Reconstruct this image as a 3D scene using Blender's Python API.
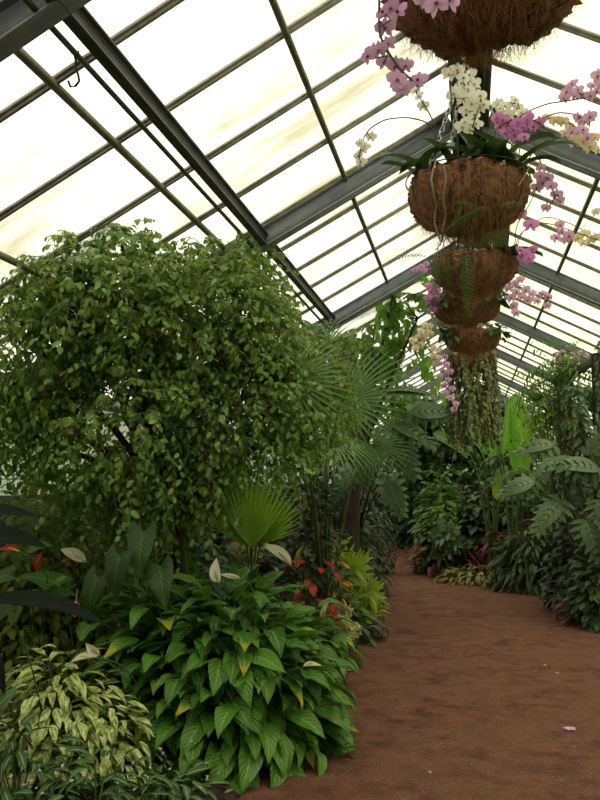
import bpy, math, random
import numpy as np
from mathutils import Vector
SC = bpy.context.scene
for o in list(bpy.data.objects): bpy.data.objects.remove(o)
COL = SC.collection
PI = math.pi
rng = np.random.default_rng(7)
R = random.Random(7)

# ------------------------------------------------------------------ camera
CAMZ = 1.6; FPX = 770.0
YAW = math.radians(12.285); PIT = math.radians(6.11)
cd = bpy.data.cameras.new('camera'); cam = bpy.data.objects.new('camera', cd); COL.objects.link(cam)
cam.location = (0, 0, CAMZ); cam.rotation_euler = (PI/2 + PIT, 0, YAW)
cd.sensor_fit = 'VERTICAL'; cd.sensor_height = 36.0; cd.lens = 36.0*FPX/800.0; cd.clip_start = 0.05
SC.camera = cam
# ------------------------------------------------------------------ world (bright overcast) and exposure
W = bpy.data.worlds.new('overcast_sky'); SC.world = W; W.use_nodes = True
nt = W.node_tree; bg = nt.nodes['Background']
tc = nt.nodes.new('ShaderNodeTexCoord'); sp = nt.nodes.new('ShaderNodeSeparateXYZ'); rp = nt.nodes.new('ShaderNodeValToRGB')
nt.links.new(tc.outputs['Generated'], sp.inputs[0]); nt.links.new(sp.outputs['Z'], rp.inputs[0]); nt.links.new(rp.outputs[0], bg.inputs[0])
rp.color_ramp.elements[0].position = 0.0; rp.color_ramp.elements[0].color = (0.22, 0.24, 0.18, 1)
rp.color_ramp.elements[1].position = 0.6; rp.color_ramp.elements[1].color = (1.0, 0.985, 0.95, 1)
bg.inputs[1].default_value = 1.75
VS = SC.view_settings
VS.view_transform = 'Standard'; VS.look = 'None'; VS.gamma = 1.0; VS.use_curve_mapping = False
VS.exposure = 0.25
sd = bpy.data.lights.new('soft_sun', 'SUN'); sd.energy = 4.0; sd.angle = math.radians(35); sd.color = (1, .97, .9)
so = bpy.data.objects.new('soft_sun', sd); COL.objects.link(so); so.location = (0, 0, 8); so.rotation_euler = (math.radians(14), math.radians(16), 0)

_cy, _sy = math.cos(-YAW), math.sin(-YAW)
FW = np.array([_sy*math.cos(PIT), _cy*math.cos(PIT), math.sin(PIT)]); RT = np.array([_cy, -_sy, 0.0]); UP = np.cross(RT, FW)
def at(px, py, Y):
    """the point of the place seen in that direction from the door, Y metres down the house"""
    d = FW + (px-300)/FPX*RT - (py-400)/FPX*UP
    return np.array([0, 0, CAMZ]) + d*(Y/d[1])
def gx(px, Y): return at(px, 483, Y)[0]

# ------------------------------------------------------------------ mesh helpers
def tag(o, label=None, cat=None, group=None, kind=None):
    if label: o['label'] = label
    if cat: o['category'] = cat
    if group: o['group'] = group
    if kind: o['kind'] = kind
    return o
def build(name, V, F, mat, parent=None, A=None, smooth=True):
    V = np.asarray(V, np.float32); F = np.asarray(F, np.int32)
    me = bpy.data.meshes.new(name); n = F.shape[1]
    me.vertices.add(len(V)); me.vertices.foreach_set('co', V.ravel())
    me.loops.add(F.size); me.loops.foreach_set('vertex_index', F.ravel())
    me.polygons.add(len(F)); me.polygons.foreach_set('loop_start', np.arange(0, F.size, n, dtype=np.int32))
    me.update(calc_edges=True)
    if smooth: me.polygons.foreach_set('use_smooth', np.ones(len(F), bool))
    if A is not None:
        a = me.attributes.new('leaf', 'FLOAT_COLOR', 'POINT'); a.data.foreach_set('color', np.asarray(A, np.float32).ravel())
    me.materials.append(mat)
    o = bpy.data.objects.new(name, me); COL.objects.link(o)
    if parent is not None: o.parent = parent
    return o
def empty(name, loc, label=None, cat=None, group=None, rz=0):
    o = bpy.data.objects.new(name, None); COL.objects.link(o); o.location = [float(v) for v in loc]; o.rotation_euler = (0, 0, rz)
    o.empty_display_size = .1
    return tag(o, label, cat, group)
def copy_tree(o, parent=None):
    c = o.copy(); COL.objects.link(c); c.parent = parent
    for ch in list(o.children): copy_tree(ch, c)
    return c
class MB:
    """collects quads"""
    def __init__(s): s.V = []; s.F = []; s.A = []; s.n = 0
    def add(s, V, F, A=None):
        V = np.asarray(V, float); s.V.append(V); s.F.append(np.asarray(F, int)+s.n)
        s.A.append(np.tile([.5, .5, .5, .5], (len(V), 1)) if A is None else A); s.n += len(V)
    def box(s, c, h, ax=None):
        ax = np.eye(3) if ax is None else np.asarray(ax)
        P = [np.asarray(c) + sum(ax[i]*h[i]*k[i] for i in range(3)) for k in
             [(-1,-1,-1),(1,-1,-1),(1,1,-1),(-1,1,-1),(-1,-1,1),(1,-1,1),(1,1,1),(-1,1,1)]]
        s.add(P, [(0,3,2,1),(4,5,6,7),(0,1,5,4),(1,2,6,5),(2,3,7,6),(3,0,4,7)])
    def bar(s, a, b, w, h, up=(0,0,1)):
        a = np.asarray(a, float); b = np.asarray(b, float); d = b-a; L = np.linalg.norm(d); y = d/L
        x = np.cross(y, up); x /= np.linalg.norm(x); z = np.cross(x, y)
        s.box((a+b)/2, (w/2, L/2, h/2), (x, y, z))
    def tube(s, P, r, k=5, A=None):
        P = np.asarray(P, float); n = len(P); r = np.broadcast_to(r, (n,))
        T = np.gradient(P, axis=0); T /= np.linalg.norm(T, axis=1)[:, None]+1e-9
        u = np.array([0, 0, 1.]) if abs(T[0][2]) < .9 else np.array([1., 0, 0])
        X = np.cross(T, u); X /= np.linalg.norm(X, axis=1)[:, None]+1e-9; Z = np.cross(X, T)
        a = np.linspace(0, 2*PI, k, endpoint=False)
        V = P[:, None] + r[:, None, None]*(X[:, None]*np.cos(a)[None, :, None]+Z[:, None]*np.sin(a)[None, :, None])
        i, j = np.meshgrid(np.arange(n-1), np.arange(k), indexing='ij')
        F = np.stack([i*k+j, i*k+(j+1) % k, (i+1)*k+(j+1) % k, (i+1)*k+j], -1).reshape(-1, 4)
        s.add(V.reshape(-1, 3), F, None if A is None else np.tile(A, (n*k, 1)))
        if k == 6:
            for e in (0, (n-1)*k): s.add(V.reshape(-1, 3)[e:e+6], [(0,1,2,3),(0,3,4,5)])
    def lathe(s, prof, c=(0,0,0), k=32, fn=None):
        prof = np.asarray(prof, float); n = len(prof); a = np.linspace(0, 2*PI, k, endpoint=False)
        V = np.stack([prof[:, 0][:, None]*np.cos(a), prof[:, 0][:, None]*np.sin(a), np.repeat(prof[:, 1][:, None], k, 1)], -1)
        if fn: V = fn(V, a)
        i, j = np.meshgrid(np.arange(n-1), np.arange(k), indexing='ij')
        F = np.stack([i*k+j, i*k+(j+1) % k, (i+1)*k+(j+1) % k, (i+1)*k+j], -1).reshape(-1, 4)
        s.add(V.reshape(-1, 3)+np.asarray(c), F)
    def place(s, tpl, P, D, N, L, Wd=None, rnd=None):
        """vectorised: put copies of a leaf template at P, growing along D, face normal N, length L"""
        TV, TF, TA = tpl; P = np.atleast_2d(P).astype(float); m = len(P)
        D = np.atleast_2d(D).astype(float); N = np.atleast_2d(N).astype(float)
        L = np.broadcast_to(L, (m,)); Wd = L if Wd is None else np.broadcast_to(Wd, (m,))
        y = D/(np.linalg.norm(D, axis=1)[:, None]+1e-9)
        x = np.cross(y, N); x /= np.linalg.norm(x, axis=1)[:, None]+1e-9; z = np.cross(x, y)
        V = P[:, None] + x[:, None]*(TV[None, :, 0]*Wd[:, None])[..., None] + y[:, None]*(TV[None, :, 1]*L[:, None])[..., None] + z[:, None]*(TV[None, :, 2]*L[:, None])[..., None]
        k = len(TV); F = (TF[None] + (np.arange(m)*k)[:, None, None]).reshape(-1, 4)
        A = np.zeros((m, k, 4)); A[:, :, :2] = TA[None, :, :2]
        r = rng.random((m, 2)) if rnd is None else rnd
        A[:, :, 2] = r[:, 0:1]; A[:, :, 3] = r[:, 1:2]
        s.add(V.reshape(-1, 3), F, A.reshape(-1, 4))
    def out(s, name, mat, parent=None, smooth=True, off=None):
        V = np.concatenate(s.V); F = np.concatenate(s.F); A = np.concatenate(s.A)
        if off is not None: V = V-np.asarray(off)
        return build(name, V, F, mat, parent, A, smooth)

# ------------------------------------------------------------------ leaf templates (grow along +Y, face +Z)
def blade(w, outline, nu=6, nv=2, droop=.5, fold=.25, wave=0., wk=3, base=0., curl=0., cord=0.):
    t = np.linspace(0, 1, nu+1); s = np.linspace(-1, 1, nv+1)
    wd = np.array([outline(v) for v in t])*w*.5
    ang = -droop*t*1.0 + base; dy = np.cos(ang); dz = np.sin(ang); st = 1/nu
    cy = np.concatenate([[0], np.cumsum((dy[1:]+dy[:-1])/2*st)]); cz = np.concatenate([[0], np.cumsum((dz[1:]+dz[:-1])/2*st)])
    T, S = np.meshgrid(t, s, indexing='ij')
    X = wd[:, None]*S*math.cos(fold)
    hz = np.abs(S)*wd[:, None]*math.sin(fold) - curl*S*S*wd[:, None] + wave*np.abs(S)*np.sin(T*wk*2*PI+(S > 0)*1.3)*w
    Yy = cy[:, None] - hz*np.sin(ang)[:, None]; Zz = cz[:, None] + hz*np.cos(ang)[:, None]
    Yy = Yy - cord*np.abs(S)**1.3*np.clip(1-T*2.6, 0, 1)**1.5
    V = np.stack([X, Yy, Zz], -1).reshape(-1, 3); k = nv+1
    i, j = np.meshgrid(np.arange(nu), np.arange(nv), indexing='ij')
    F = np.stack([i*k+j, i*k+j+1, (i+1)*k+j+1, (i+1)*k+j], -1).reshape(-1, 4)
    A = np.stack([T, S*.5+.5, T*0, T*0], -1).reshape(-1, 4)
    return V, F, A
def comp(parts):
    """parts: (template, pos, dir, normal, length)"""
    m = MB(); As = []
    for tp, p, d, n, L in parts:
        m.place(tp, [p], [d], [n], L); As.append(tp[2])
    return np.concatenate(m.V), np.concatenate(m.F), np.concatenate(As)
o_lance = lambda t: (math.sin(PI*min(1, t**.8))**.9)*(1-.25*t)+.012
o_ell = lambda t: max(0, math.sin(PI*t))**.75*(1 if t < .8 else 1-.6*(t-.8)/.2)+.015
o_lily = lambda t: (math.sin(PI*min(1, t**.72))**1.05)*(1-.1*t)+.012
o_strap = lambda t: min(1, .45+2.5*t)*max(0.02, 1-t**3.5)
o_narrow = lambda t: min(1, .35+3*t)*max(0.02, 1-t**1.8)
o_heart = lambda t: (max(0, (1-t))**.75)*min(1, (t*4+.42))**.6+.01
o_round = lambda t: math.sqrt(max(0.0004, 1-(2*t-1)**2))
o_paddle = lambda t: (.12 if t < .04 else min(1, .3+ t*3.2)*math.sqrt(max(.0005, 1-t**5)))
T_fig = [blade(.56, o_ell, 4, 2, d, .3, .02) for d in (.5, .9, 1.3)]
T_lily = [blade(.48, o_lily, 12, 4, d, .32, .030, w, b) for d, b, w in ((.9, .3, 3), (1.3, .4, 2.5), (1.7, .45, 3.5), (.6, .1, 2))]
T_agl = [blade(.37, o_lance, 7, 2, d, .25, .012) for d in (.5, 1., 1.4)]
T_broad = [blade(.5, o_ell, 6, 2, d, .25, .015) for d in (.4, .9, 1.3)]
T_lance = [blade(.24, o_lance, 5, 2, d, .25) for d in (.4, .9, 1.4)]
T_strap = [blade(.085, o_strap, 7, 2, d, .35, 0, 3, .2) for d in (.8, 1.3, 1.9)]
T_wstrap = [blade(.2, o_strap, 8, 2, d, .3, .004, 3, .25) for d in (.8, 1.3, 1.8)]
T_heart = [blade(.80, o_heart, 10, 6, d, .2, .02, 2, .2, .1, .26) for d in (.6, 1.1)]
T_small = [blade(.62, o_ell, 3, 2, d, .2) for d in (.3, .8)]
T_big = [blade(.34, o_lance, 12, 4, d, .3, .008, 2, .15) for d in (.7, 1.2)]
T_banana = [blade(.36, o_paddle, 12, 4, d, .2, .004, 4) for d in (.4, 1.1)]
def tuft(n, tp, spread=1., up=.5):
    ps = []
    for i in range(n):
        a = i*2.4; q = (i+.5)/n; e = up + (1-q)*0 + q*1.1*spread
        d = (math.cos(a)*math.sin(e), math.cos(e)*1.0, math.sin(a)*math.sin(e))
        nn = (-math.cos(a)*math.cos(e), math.sin(e), -math.sin(a)*math.cos(e))
        ps.append((tp, (0, 0.25*(1-q), 0), d, nn, .75+.25*((i*7) % 5)/5))
    return comp(ps)
T_tuft = [tuft(13, T_lance[0], 1., .25), tuft(11, T_lance[1], 1.1, .3)]
T_strtuft = [tuft(22, blade(.11, o_narrow, 5, 2, .9, .3), 1.05, .15)]
T_crot = [tuft(10, blade(.34, o_ell, 5, 2, .8, .25, .02), 1.1, .3)]
def fan(n, span, tipdroop, wl=.06):
    ps = []; tp = blade(wl, lambda t: (.35+.65*min(1, t*2.5))*max(.03, 1-max(0, t-.45)/.55), 8, 2, tipdroop, .75)
    for i in range(n):
        a = -span/2+span*i/(n-1); q = abs(a)/(span/2)
        ps.append((tp, (0, 0, 0), (math.sin(a), math.cos(a), .12*math.cos(i*PI)*0+.1*(1-q)), (0, 0, 1), 1-.28*q*q))
    return comp(ps)
T_fan = [fan(30, 4.0, .55), fan(28, 3.6, 1.0)]
T_fanup = [fan(16, 1.35, .2, .075)]
def monstera(nl=7, droop=.7):
    ps = []
    ps.append((blade(.48, o_lance, 10, 2, droop, .1), (0, 0, 0), (0, 1, 0), (0, 0, 1), 1.0))
    for i in range(nl):
        q = i/(nl-1); y = .04+.78*q; L = (.50-.25*q)*(.8 if i == 0 else 1); a = 2.0-1.35*q
        z = -droop*.5*y*y
        tp = blade(.42+.08*q, lambda t: min(1, .7+t)*max(.05, 1-t**3.5), 5, 2, .55, .08)
        for s in (-1, 1): ps.append((tp, (0, y*.95, z), (s*math.sin(a), math.cos(a), -.1-.2*q), (0, -.1, 1), L))
    return comp(ps)
T_mon = [monstera(7, .7), monstera(7, 1.1)]
def pinnate(n, wl, ll, droop=1.0, ang=1.15, hang=0.3, endw=.45):
    ps = [(blade(.018, lambda t: 1-.7*t, 10, 2, droop, .1), (0, 0, 0), (0, 1, 0), (0, 0, 1), 1.0)]
    tp = blade(wl, o_narrow, 3, 2, .6, .2); y = z = 0
    for i in range(n):
        q = (i+1)/n; a = -droop*q; y += math.cos(a)/n; z += math.sin(a)/n
        L = ll*(math.sin(PI*min(1, .15+q*.85))**.6*.8+.2*(1-q)+.05)
        for s in (-1, 1): ps.append((tp, (0, y, z), (s*math.sin(ang), math.cos(ang)*math.cos(a), math.cos(ang)*math.sin(a)-hang), (0, -math.sin(a), math.cos(a)), L))
    return comp(ps)
T_fern = [pinnate(20, .2, .15, .9), pinnate(19, .2, .15, 1.6)]
T_frond = [pinnate(30, .06, .5, 1.0, .85, .35), pinnate(30, .06, .5, 1.5, .8, .45)]

# ------------------------------------------------------------------ materials
def nodes(name):
    m = bpy.data.materials.new(name); m.use_nodes = True; t = m.node_tree; t.nodes.clear()
    o = t.nodes.new('ShaderNodeOutputMaterial'); return m, t, o
def lk(t, a, b): t.links.new(a, b)
def mth(t, op, a, b=None, c=None, clamp=False):
    n = t.nodes.new('ShaderNodeMath'); n.operation = op; n.use_clamp = clamp
    for i, v in enumerate((a, b, c)):
        if v is None: continue
        if isinstance(v, (int, float)): n.inputs[i].default_value = v
        else: lk(t, v, n.inputs[i])
    return n.outputs[0]
def mix(t, f, a, b, bt='MIX'):
    n = t.nodes.new('ShaderNodeMix'); n.data_type = 'RGBA'; n.blend_type = bt; n.clamp_factor = True
    for k, v in ((0, f), (6, a), (7, b)):
        if isinstance(v, (int, float)): n.inputs[k].default_value = v
        elif isinstance(v, tuple): n.inputs[k].default_value = (*v[:3], 1)
        else: lk(t, v, n.inputs[k])
    return n.outputs[2]
def mapr(t, v, a, b, c=0., d=1.):
    n = t.nodes.new('ShaderNodeMapRange'); n.interpolation_type = 'SMOOTHSTEP'; lk(t, v, n.inputs[0])
    for i, x in enumerate((a, b, c, d)): n.inputs[i+1].default_value = x
    return n.outputs[0]
def noise(t, vec, scale, detail=3, rough=.55):
    n = t.nodes.new('ShaderNodeTexNoise'); n.inputs['Scale'].default_value = scale; n.inputs['Detail'].default_value = detail; n.inputs['Roughness'].default_value = rough
    if vec is not None: lk(t, vec, n.inputs['Vector'])
    return n.outputs['Fac']
def S(*c):  # sRGB 0..255 to linear
    return tuple((v/255/12.92 if v/255 <= .04045 else ((v/255+.055)/1.055)**2.4) for v in c)
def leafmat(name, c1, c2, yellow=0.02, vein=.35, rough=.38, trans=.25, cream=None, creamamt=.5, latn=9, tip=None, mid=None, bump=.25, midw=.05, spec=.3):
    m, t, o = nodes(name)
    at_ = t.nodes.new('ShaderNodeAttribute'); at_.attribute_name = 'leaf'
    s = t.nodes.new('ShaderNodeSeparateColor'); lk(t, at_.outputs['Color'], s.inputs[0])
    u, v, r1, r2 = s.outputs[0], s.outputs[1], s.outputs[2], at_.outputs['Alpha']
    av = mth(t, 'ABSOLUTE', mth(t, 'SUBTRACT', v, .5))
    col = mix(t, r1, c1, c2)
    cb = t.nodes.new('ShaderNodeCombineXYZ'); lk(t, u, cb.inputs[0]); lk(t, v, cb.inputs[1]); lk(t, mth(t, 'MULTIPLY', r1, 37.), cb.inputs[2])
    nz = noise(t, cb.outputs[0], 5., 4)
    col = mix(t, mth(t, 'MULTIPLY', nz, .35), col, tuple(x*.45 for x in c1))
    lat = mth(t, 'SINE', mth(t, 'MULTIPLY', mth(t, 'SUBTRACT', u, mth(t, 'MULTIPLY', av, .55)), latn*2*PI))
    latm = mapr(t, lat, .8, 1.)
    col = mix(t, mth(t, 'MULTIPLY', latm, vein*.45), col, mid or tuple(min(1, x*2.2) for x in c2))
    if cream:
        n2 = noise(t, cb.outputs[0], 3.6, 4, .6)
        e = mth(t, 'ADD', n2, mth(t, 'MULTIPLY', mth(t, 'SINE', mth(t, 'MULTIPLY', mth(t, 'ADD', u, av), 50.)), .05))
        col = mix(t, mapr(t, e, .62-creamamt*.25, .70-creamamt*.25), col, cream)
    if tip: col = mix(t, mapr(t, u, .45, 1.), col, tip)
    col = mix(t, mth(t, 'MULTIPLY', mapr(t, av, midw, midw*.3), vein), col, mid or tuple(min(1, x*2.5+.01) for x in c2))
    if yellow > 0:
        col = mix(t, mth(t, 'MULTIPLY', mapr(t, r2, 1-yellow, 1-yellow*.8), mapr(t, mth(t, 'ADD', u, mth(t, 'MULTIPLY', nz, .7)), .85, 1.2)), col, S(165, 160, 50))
    p = t.nodes.new('ShaderNodeBsdfPrincipled'); lk(t, col, p.inputs['Base Color']); p.inputs['Roughness'].default_value = rough
    p.inputs['Specular IOR Level'].default_value = spec
    if bump:
        b = t.nodes.new('ShaderNodeBump'); b.inputs['Strength'].default_value = bump; b.inputs['Distance'].default_value = .004
        lk(t, mth(t, 'ADD', mth(t, 'MULTIPLY', lat, -.5), mth(t, 'MULTIPLY', nz, 1.)), b.inputs['Height']); lk(t, b.outputs[0], p.inputs['Normal'])
    tr = t.nodes.new('ShaderNodeBsdfTranslucent'); lk(t, mix(t, .5, col, tuple(min(1, x*1.6+.01) for x in (c2[0]*1.2, c2[1]*1.2, c2[2]*.6)), 'MIX'), tr.inputs[0])
    ms = t.nodes.new('ShaderNodeMixShader'); ms.inputs[0].default_value = trans
    lk(t, p.outputs[0], ms.inputs[1]); lk(t, tr.outputs[0], ms.inputs[2]); lk(t, ms.outputs[0], o.inputs[0])
    return m
def solid(name, c, rough=.6, metal=0., nscale=30, c2=None, bump=.2, detail=4, stretch=None, dist=.01):
    m, t, o = nodes(name); p = t.nodes.new('ShaderNodeBsdfPrincipled'); tc = t.nodes.new('ShaderNodeTexCoord')
    vec = tc.outputs['Object']
    if stretch:
        mp = t.nodes.new('ShaderNodeMapping'); mp.inputs['Scale'].default_value = stretch; lk(t, vec, mp.inputs[0]); vec = mp.outputs[0]
    n = noise(t, vec, nscale, detail, .6)
    lk(t, mix(t, mapr(t, n, .3, .7), c, c2 or tuple(x*.55 for x in c)), p.inputs['Base Color'])
    p.inputs['Roughness'].default_value = rough; p.inputs['Metallic'].default_value = metal
    if bump:
        b = t.nodes.new('ShaderNodeBump'); b.inputs['Strength'].default_value = bump; b.inputs['Distance'].default_value = dist; lk(t, n, b.inputs['Height']); lk(t, b.outputs[0], p.inputs['Normal'])
    lk(t, p.outputs[0], o.inputs[0]); return m
M = {}
G = lambda *a: S(*a)
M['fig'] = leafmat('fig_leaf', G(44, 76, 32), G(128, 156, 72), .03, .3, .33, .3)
M['lily'] = leafmat('peace_lily_leaf', G(52, 92, 30), G(92, 134, 48), .05, .4, .3, .22, latn=8, bump=.7)
M['agl'] = leafmat('variegated_leaf', G(90, 120, 50), G(130, 150, 72), .0, .3, .42, .25, cream=G(206, 208, 142), creamamt=.66)
M['mar'] = leafmat('herringbone_leaf', G(36, 66, 30), G(58, 92, 46), 0, .9, .45, .15, latn=7, mid=G(140, 165, 110), midw=.09)
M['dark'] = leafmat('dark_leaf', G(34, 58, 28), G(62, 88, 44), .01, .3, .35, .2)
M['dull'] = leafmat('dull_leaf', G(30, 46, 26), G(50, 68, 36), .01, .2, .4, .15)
M['mid'] = leafmat('mid_green_leaf', G(58, 92, 38), G(96, 128, 58), .02, .3, .38, .28)
M['bright'] = leafmat('bright_leaf', G(78, 134, 40), G(106, 156, 52), 0, .35, .35, .45)
M['backlit'] = leafmat('backlit_leaf', G(66, 104, 38), G(104, 140, 56), 0, .3, .38, .5)
M['olive'] = leafmat('olive_leaf', G(78, 100, 40), G(140, 152, 66), 0, .3, .42, .35)
M['lime'] = leafmat('yellow_green_leaf', G(120, 150, 45), G(168, 188, 78), 0, .3, .4, .35)
M['grey'] = leafmat('grey_green_leaf', G(62, 88, 58), G(98, 120, 84), 0, .5, .35, .2, latn=6)
M['palm'] = leafmat('palm_leaf', G(66, 104, 50), G(110, 142, 84), 0, .3, .36, .25, latn=0)
M['palmy'] = leafmat('young_palm_leaf', G(112, 150, 44), G(140, 170, 60), 0, .3, .38, .35, latn=0)
M['darkbig'] = leafmat('dark_glossy_leaf', G(14, 22, 16), G(22, 32, 24), 0, .1, .6, .02, mid=G(50, 62, 46), latn=12, spec=.06)
M['red'] = leafmat('red_leaf', G(124, 28, 22), G(164, 44, 32), 0, .2, .4, .3)
M['wine'] = leafmat('wine_leaf', G(84, 24, 36), G(120, 44, 56), 0, .2, .38, .25)
M['pinkred'] = leafmat('crimson_leaf', G(120, 34, 50), G(150, 60, 76), 0, .2, .38, .25)
M['orange'] = leafmat('croton_leaf', G(150, 70, 30), G(200, 160, 40), 0, .4, .38, .25)
M['tan'] = leafmat('straw_green_leaf', G(110, 112, 62), G(150, 142, 86), 0, .3, .5, .2)
M['creamfl'] = leafmat('cream_blossom', G(196, 190, 140), G(224, 220, 176), 0, 0, .6, .3, bump=0)
M['peachfl'] = leafmat('peach_blossom', G(232, 208, 176), G(244, 226, 200), 0, .1, .5, .3, bump=0)
M['white'] = leafmat('white_spathe', G(236, 232, 205), G(250, 248, 230), 0, .15, .45, .4, mid=G(200, 210, 150), bump=.1)
M['anthred'] = leafmat('red_spathe', G(170, 50, 34), G(200, 70, 50), 0, .25, .3, .2, mid=G(120, 30, 24))
M['pinkfl'] = leafmat('pink_orchid_petal', G(218, 152, 212), G(234, 180, 228), 0, .3, .5, .35, mid=G(170, 70, 160), bump=0)
M['magfl'] = leafmat('magenta_orchid_petal', G(206, 116, 200), G(222, 146, 214), 0, .3, .5, .35, mid=G(150, 40, 140), bump=0)
M['whitefl'] = leafmat('white_orchid_petal', G(236, 230, 220), G(250, 246, 240), 0, .05, .5, .4, bump=0)
M['lip'] = solid('orchid_lip', G(150, 40, 120), .5, bump=0)
M['lipy'] = solid('yellow_orchid_lip', G(200, 160, 70), .5, bump=0)
M['stem'] = solid('green_stem', G(70, 90, 44), .5, nscale=15, bump=0)
M['spike'] = solid('orchid_stem', G(78, 70, 50), .5, nscale=15, bump=0)
M['root'] = solid('aerial_root', G(150, 135, 100), .7, nscale=25)
M['spadix'] = solid('spadix_yellow', G(190, 180, 110), .7, nscale=120)
M['twig'] = solid('twig_bark', G(74, 62, 46), .8, nscale=20)
M['bark'] = solid('grooved_bark', G(80, 62, 50), .9, nscale=14, c2=G(34, 26, 22), bump=1., stretch=(3, 3, .5), dist=.03)
M['moss'] = solid('mossy_bark', G(62, 56, 40), .95, nscale=12, c2=G(28, 26, 20), bump=1., dist=.03)
M['steel'] = solid('grey_painted_steel', G(116, 122, 124), .5, .1, nscale=9, c2=G(96, 102, 106), bump=.05)
M['steeldk'] = solid('dark_steel', G(70, 70, 66), .55, .2, nscale=9, c2=G(52, 52, 48), bump=.05)
M['alu'] = solid('weathered_aluminium_bar', G(150, 148, 134), .45, .35, nscale=12, c2=G(120, 116, 98), bump=.05)
M['purl'] = solid('algae_stained_purlin', G(110, 108, 78), .7, nscale=12, c2=G(84, 84, 58), bump=.1)
M['chain'] = solid('galvanised_chain', G(190, 190, 185), .35, .7, nscale=60, bump=0)
M['iron'] = solid('black_iron', G(40, 38, 36), .5, .6, nscale=30, bump=0)
M['coir'] = solid('coconut_coir', G(158, 112, 78), .95, nscale=26, c2=G(84, 56, 38), bump=1., stretch=(1, 1, .25), detail=8, dist=.03)
M['fibre'] = leafmat('coir_fibre', G(122, 82, 54), G(190, 144, 102), 0, 0, .8, .2, bump=0)
# translucent glazing with algae streaks running down the slope
def glazing(name, base, stain, amt, tfac):
    m, t, o = nodes(name); tc = t.nodes.new('ShaderNodeTexCoord')
    mp = t.nodes.new('ShaderNodeMapping'); mp.inputs['Scale'].default_value = (.55, 2.4, .55); lk(t, tc.outputs['Object'], mp.inputs[0])
    a = noise(t, mp.outputs[0], 1.7, 6, .62); b = noise(t, tc.outputs['Object'], .55, 2); f = noise(t, tc.outputs['Object'], 60, 3)
    k = mth(t, 'MULTIPLY', mapr(t, a, .36, .74), mapr(t, b, .22, .56))
    col = mix(t, mth(t, 'MULTIPLY', k, amt), base, stain)
    col = mix(t, mth(t, 'MULTIPLY', mapr(t, f, .4, .7), .3), col, G(170, 165, 120))
    tr = t.nodes.new('ShaderNodeBsdfTransparent'); lk(t, col, tr.inputs[0])
    tl = t.nodes.new('ShaderNodeBsdfTranslucent'); lk(t, col, tl.inputs[0])
    ms = t.nodes.new('ShaderNodeMixShader'); ms.inputs[0].default_value = tfac
    lk(t, tl.outputs[0], ms.inputs[1]); lk(t, tr.outputs[0], ms.inputs[2]); lk(t, ms.outputs[0], o.inputs[0]); return m
M['glassL'] = glazing('translucent_roof_panel', (.80, .79, .71), G(140, 134, 90), .85, .40)
M['glassR'] = glazing('cream_roof_panel', (.74, .75, .55), G(170, 174, 112), .7, .42)
M['glassW'] = glazing('wall_panel', (.5, .55, .42), G(140, 150, 100), .8, .42)
def gravel():
    m, t, o = nodes('red_brown_gravel'); tc = t.nodes.new('ShaderNodeTexCoord'); v = tc.outputs['Object']
    big = noise(t, v, 1.5, 5, .6); mp = t.nodes.new('ShaderNodeMapping'); mp.inputs['Scale'].default_value = (1, 1.05, 1); lk(t, v, mp.inputs[0])
    mid = noise(t, mp.outputs[0], 5, 7, .72); fine = noise(t, v, 130, 4, .7)
    col = mix(t, mapr(t, mid, .35, .62), G(82, 50, 40), G(124, 82, 66))
    col = mix(t, mth(t, 'MULTIPLY', mapr(t, big, .40, .6), .55), col, G(120, 86, 70))
    col = mix(t, mth(t, 'MULTIPLY', mapr(t, fine, .35, .6), .6), col, G(56, 34, 28))
    vo = t.nodes.new('ShaderNodeTexVoronoi'); vo.inputs['Scale'].default_value = 90; lk(t, v, vo.inputs['Vector'])
    sc = t.nodes.new('ShaderNodeSeparateColor'); lk(t, vo.outputs['Color'], sc.inputs[0])
    spk = mth(t, 'MULTIPLY', mapr(t, sc.outputs[0], .955, .97), mapr(t, vo.outputs['Distance'], .35, .2))
    col = mix(t, mth(t, 'MULTIPLY', spk, .6), col, G(190, 165, 140))
    p = t.nodes.new('ShaderNodeBsdfPrincipled'); lk(t, col, p.inputs['Base Color']); p.inputs['Roughness'].default_value = .95; p.inputs['Specular IOR Level'].default_value = .15
    b = t.nodes.new('ShaderNodeBump'); b.inputs['Strength'].default_value = .8; b.inputs['Distance'].default_value = .012
    lk(t, mth(t, 'ADD', fine, mth(t, 'MULTIPLY', mid, 1.2)), b.inputs['Height']); lk(t, b.outputs[0], p.inputs['Normal']); lk(t, p.outputs[0], o.inputs[0]); return m
M['gravel'] = gravel()
M['soil'] = solid('garden_soil', G(58, 42, 32), .95, nscale=16, c2=G(28, 20, 16), bump=1., detail=8, dist=.03)
M['shadewall'] = solid('shade_block', G(34, 44, 24), .95, nscale=5, c2=G(18, 26, 14), bump=.6)  # dark green standing in for shade along the foot of the walls
M['curtain'] = leafmat('trailing_olive_leaf', G(82, 92, 50), G(124, 130, 78), 0, .2, .45, .2)
M['grass'] = leafmat('grass_blade', G(90, 150, 60), G(120, 180, 80), 0, 0, .5, .3, bump=0)

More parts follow.
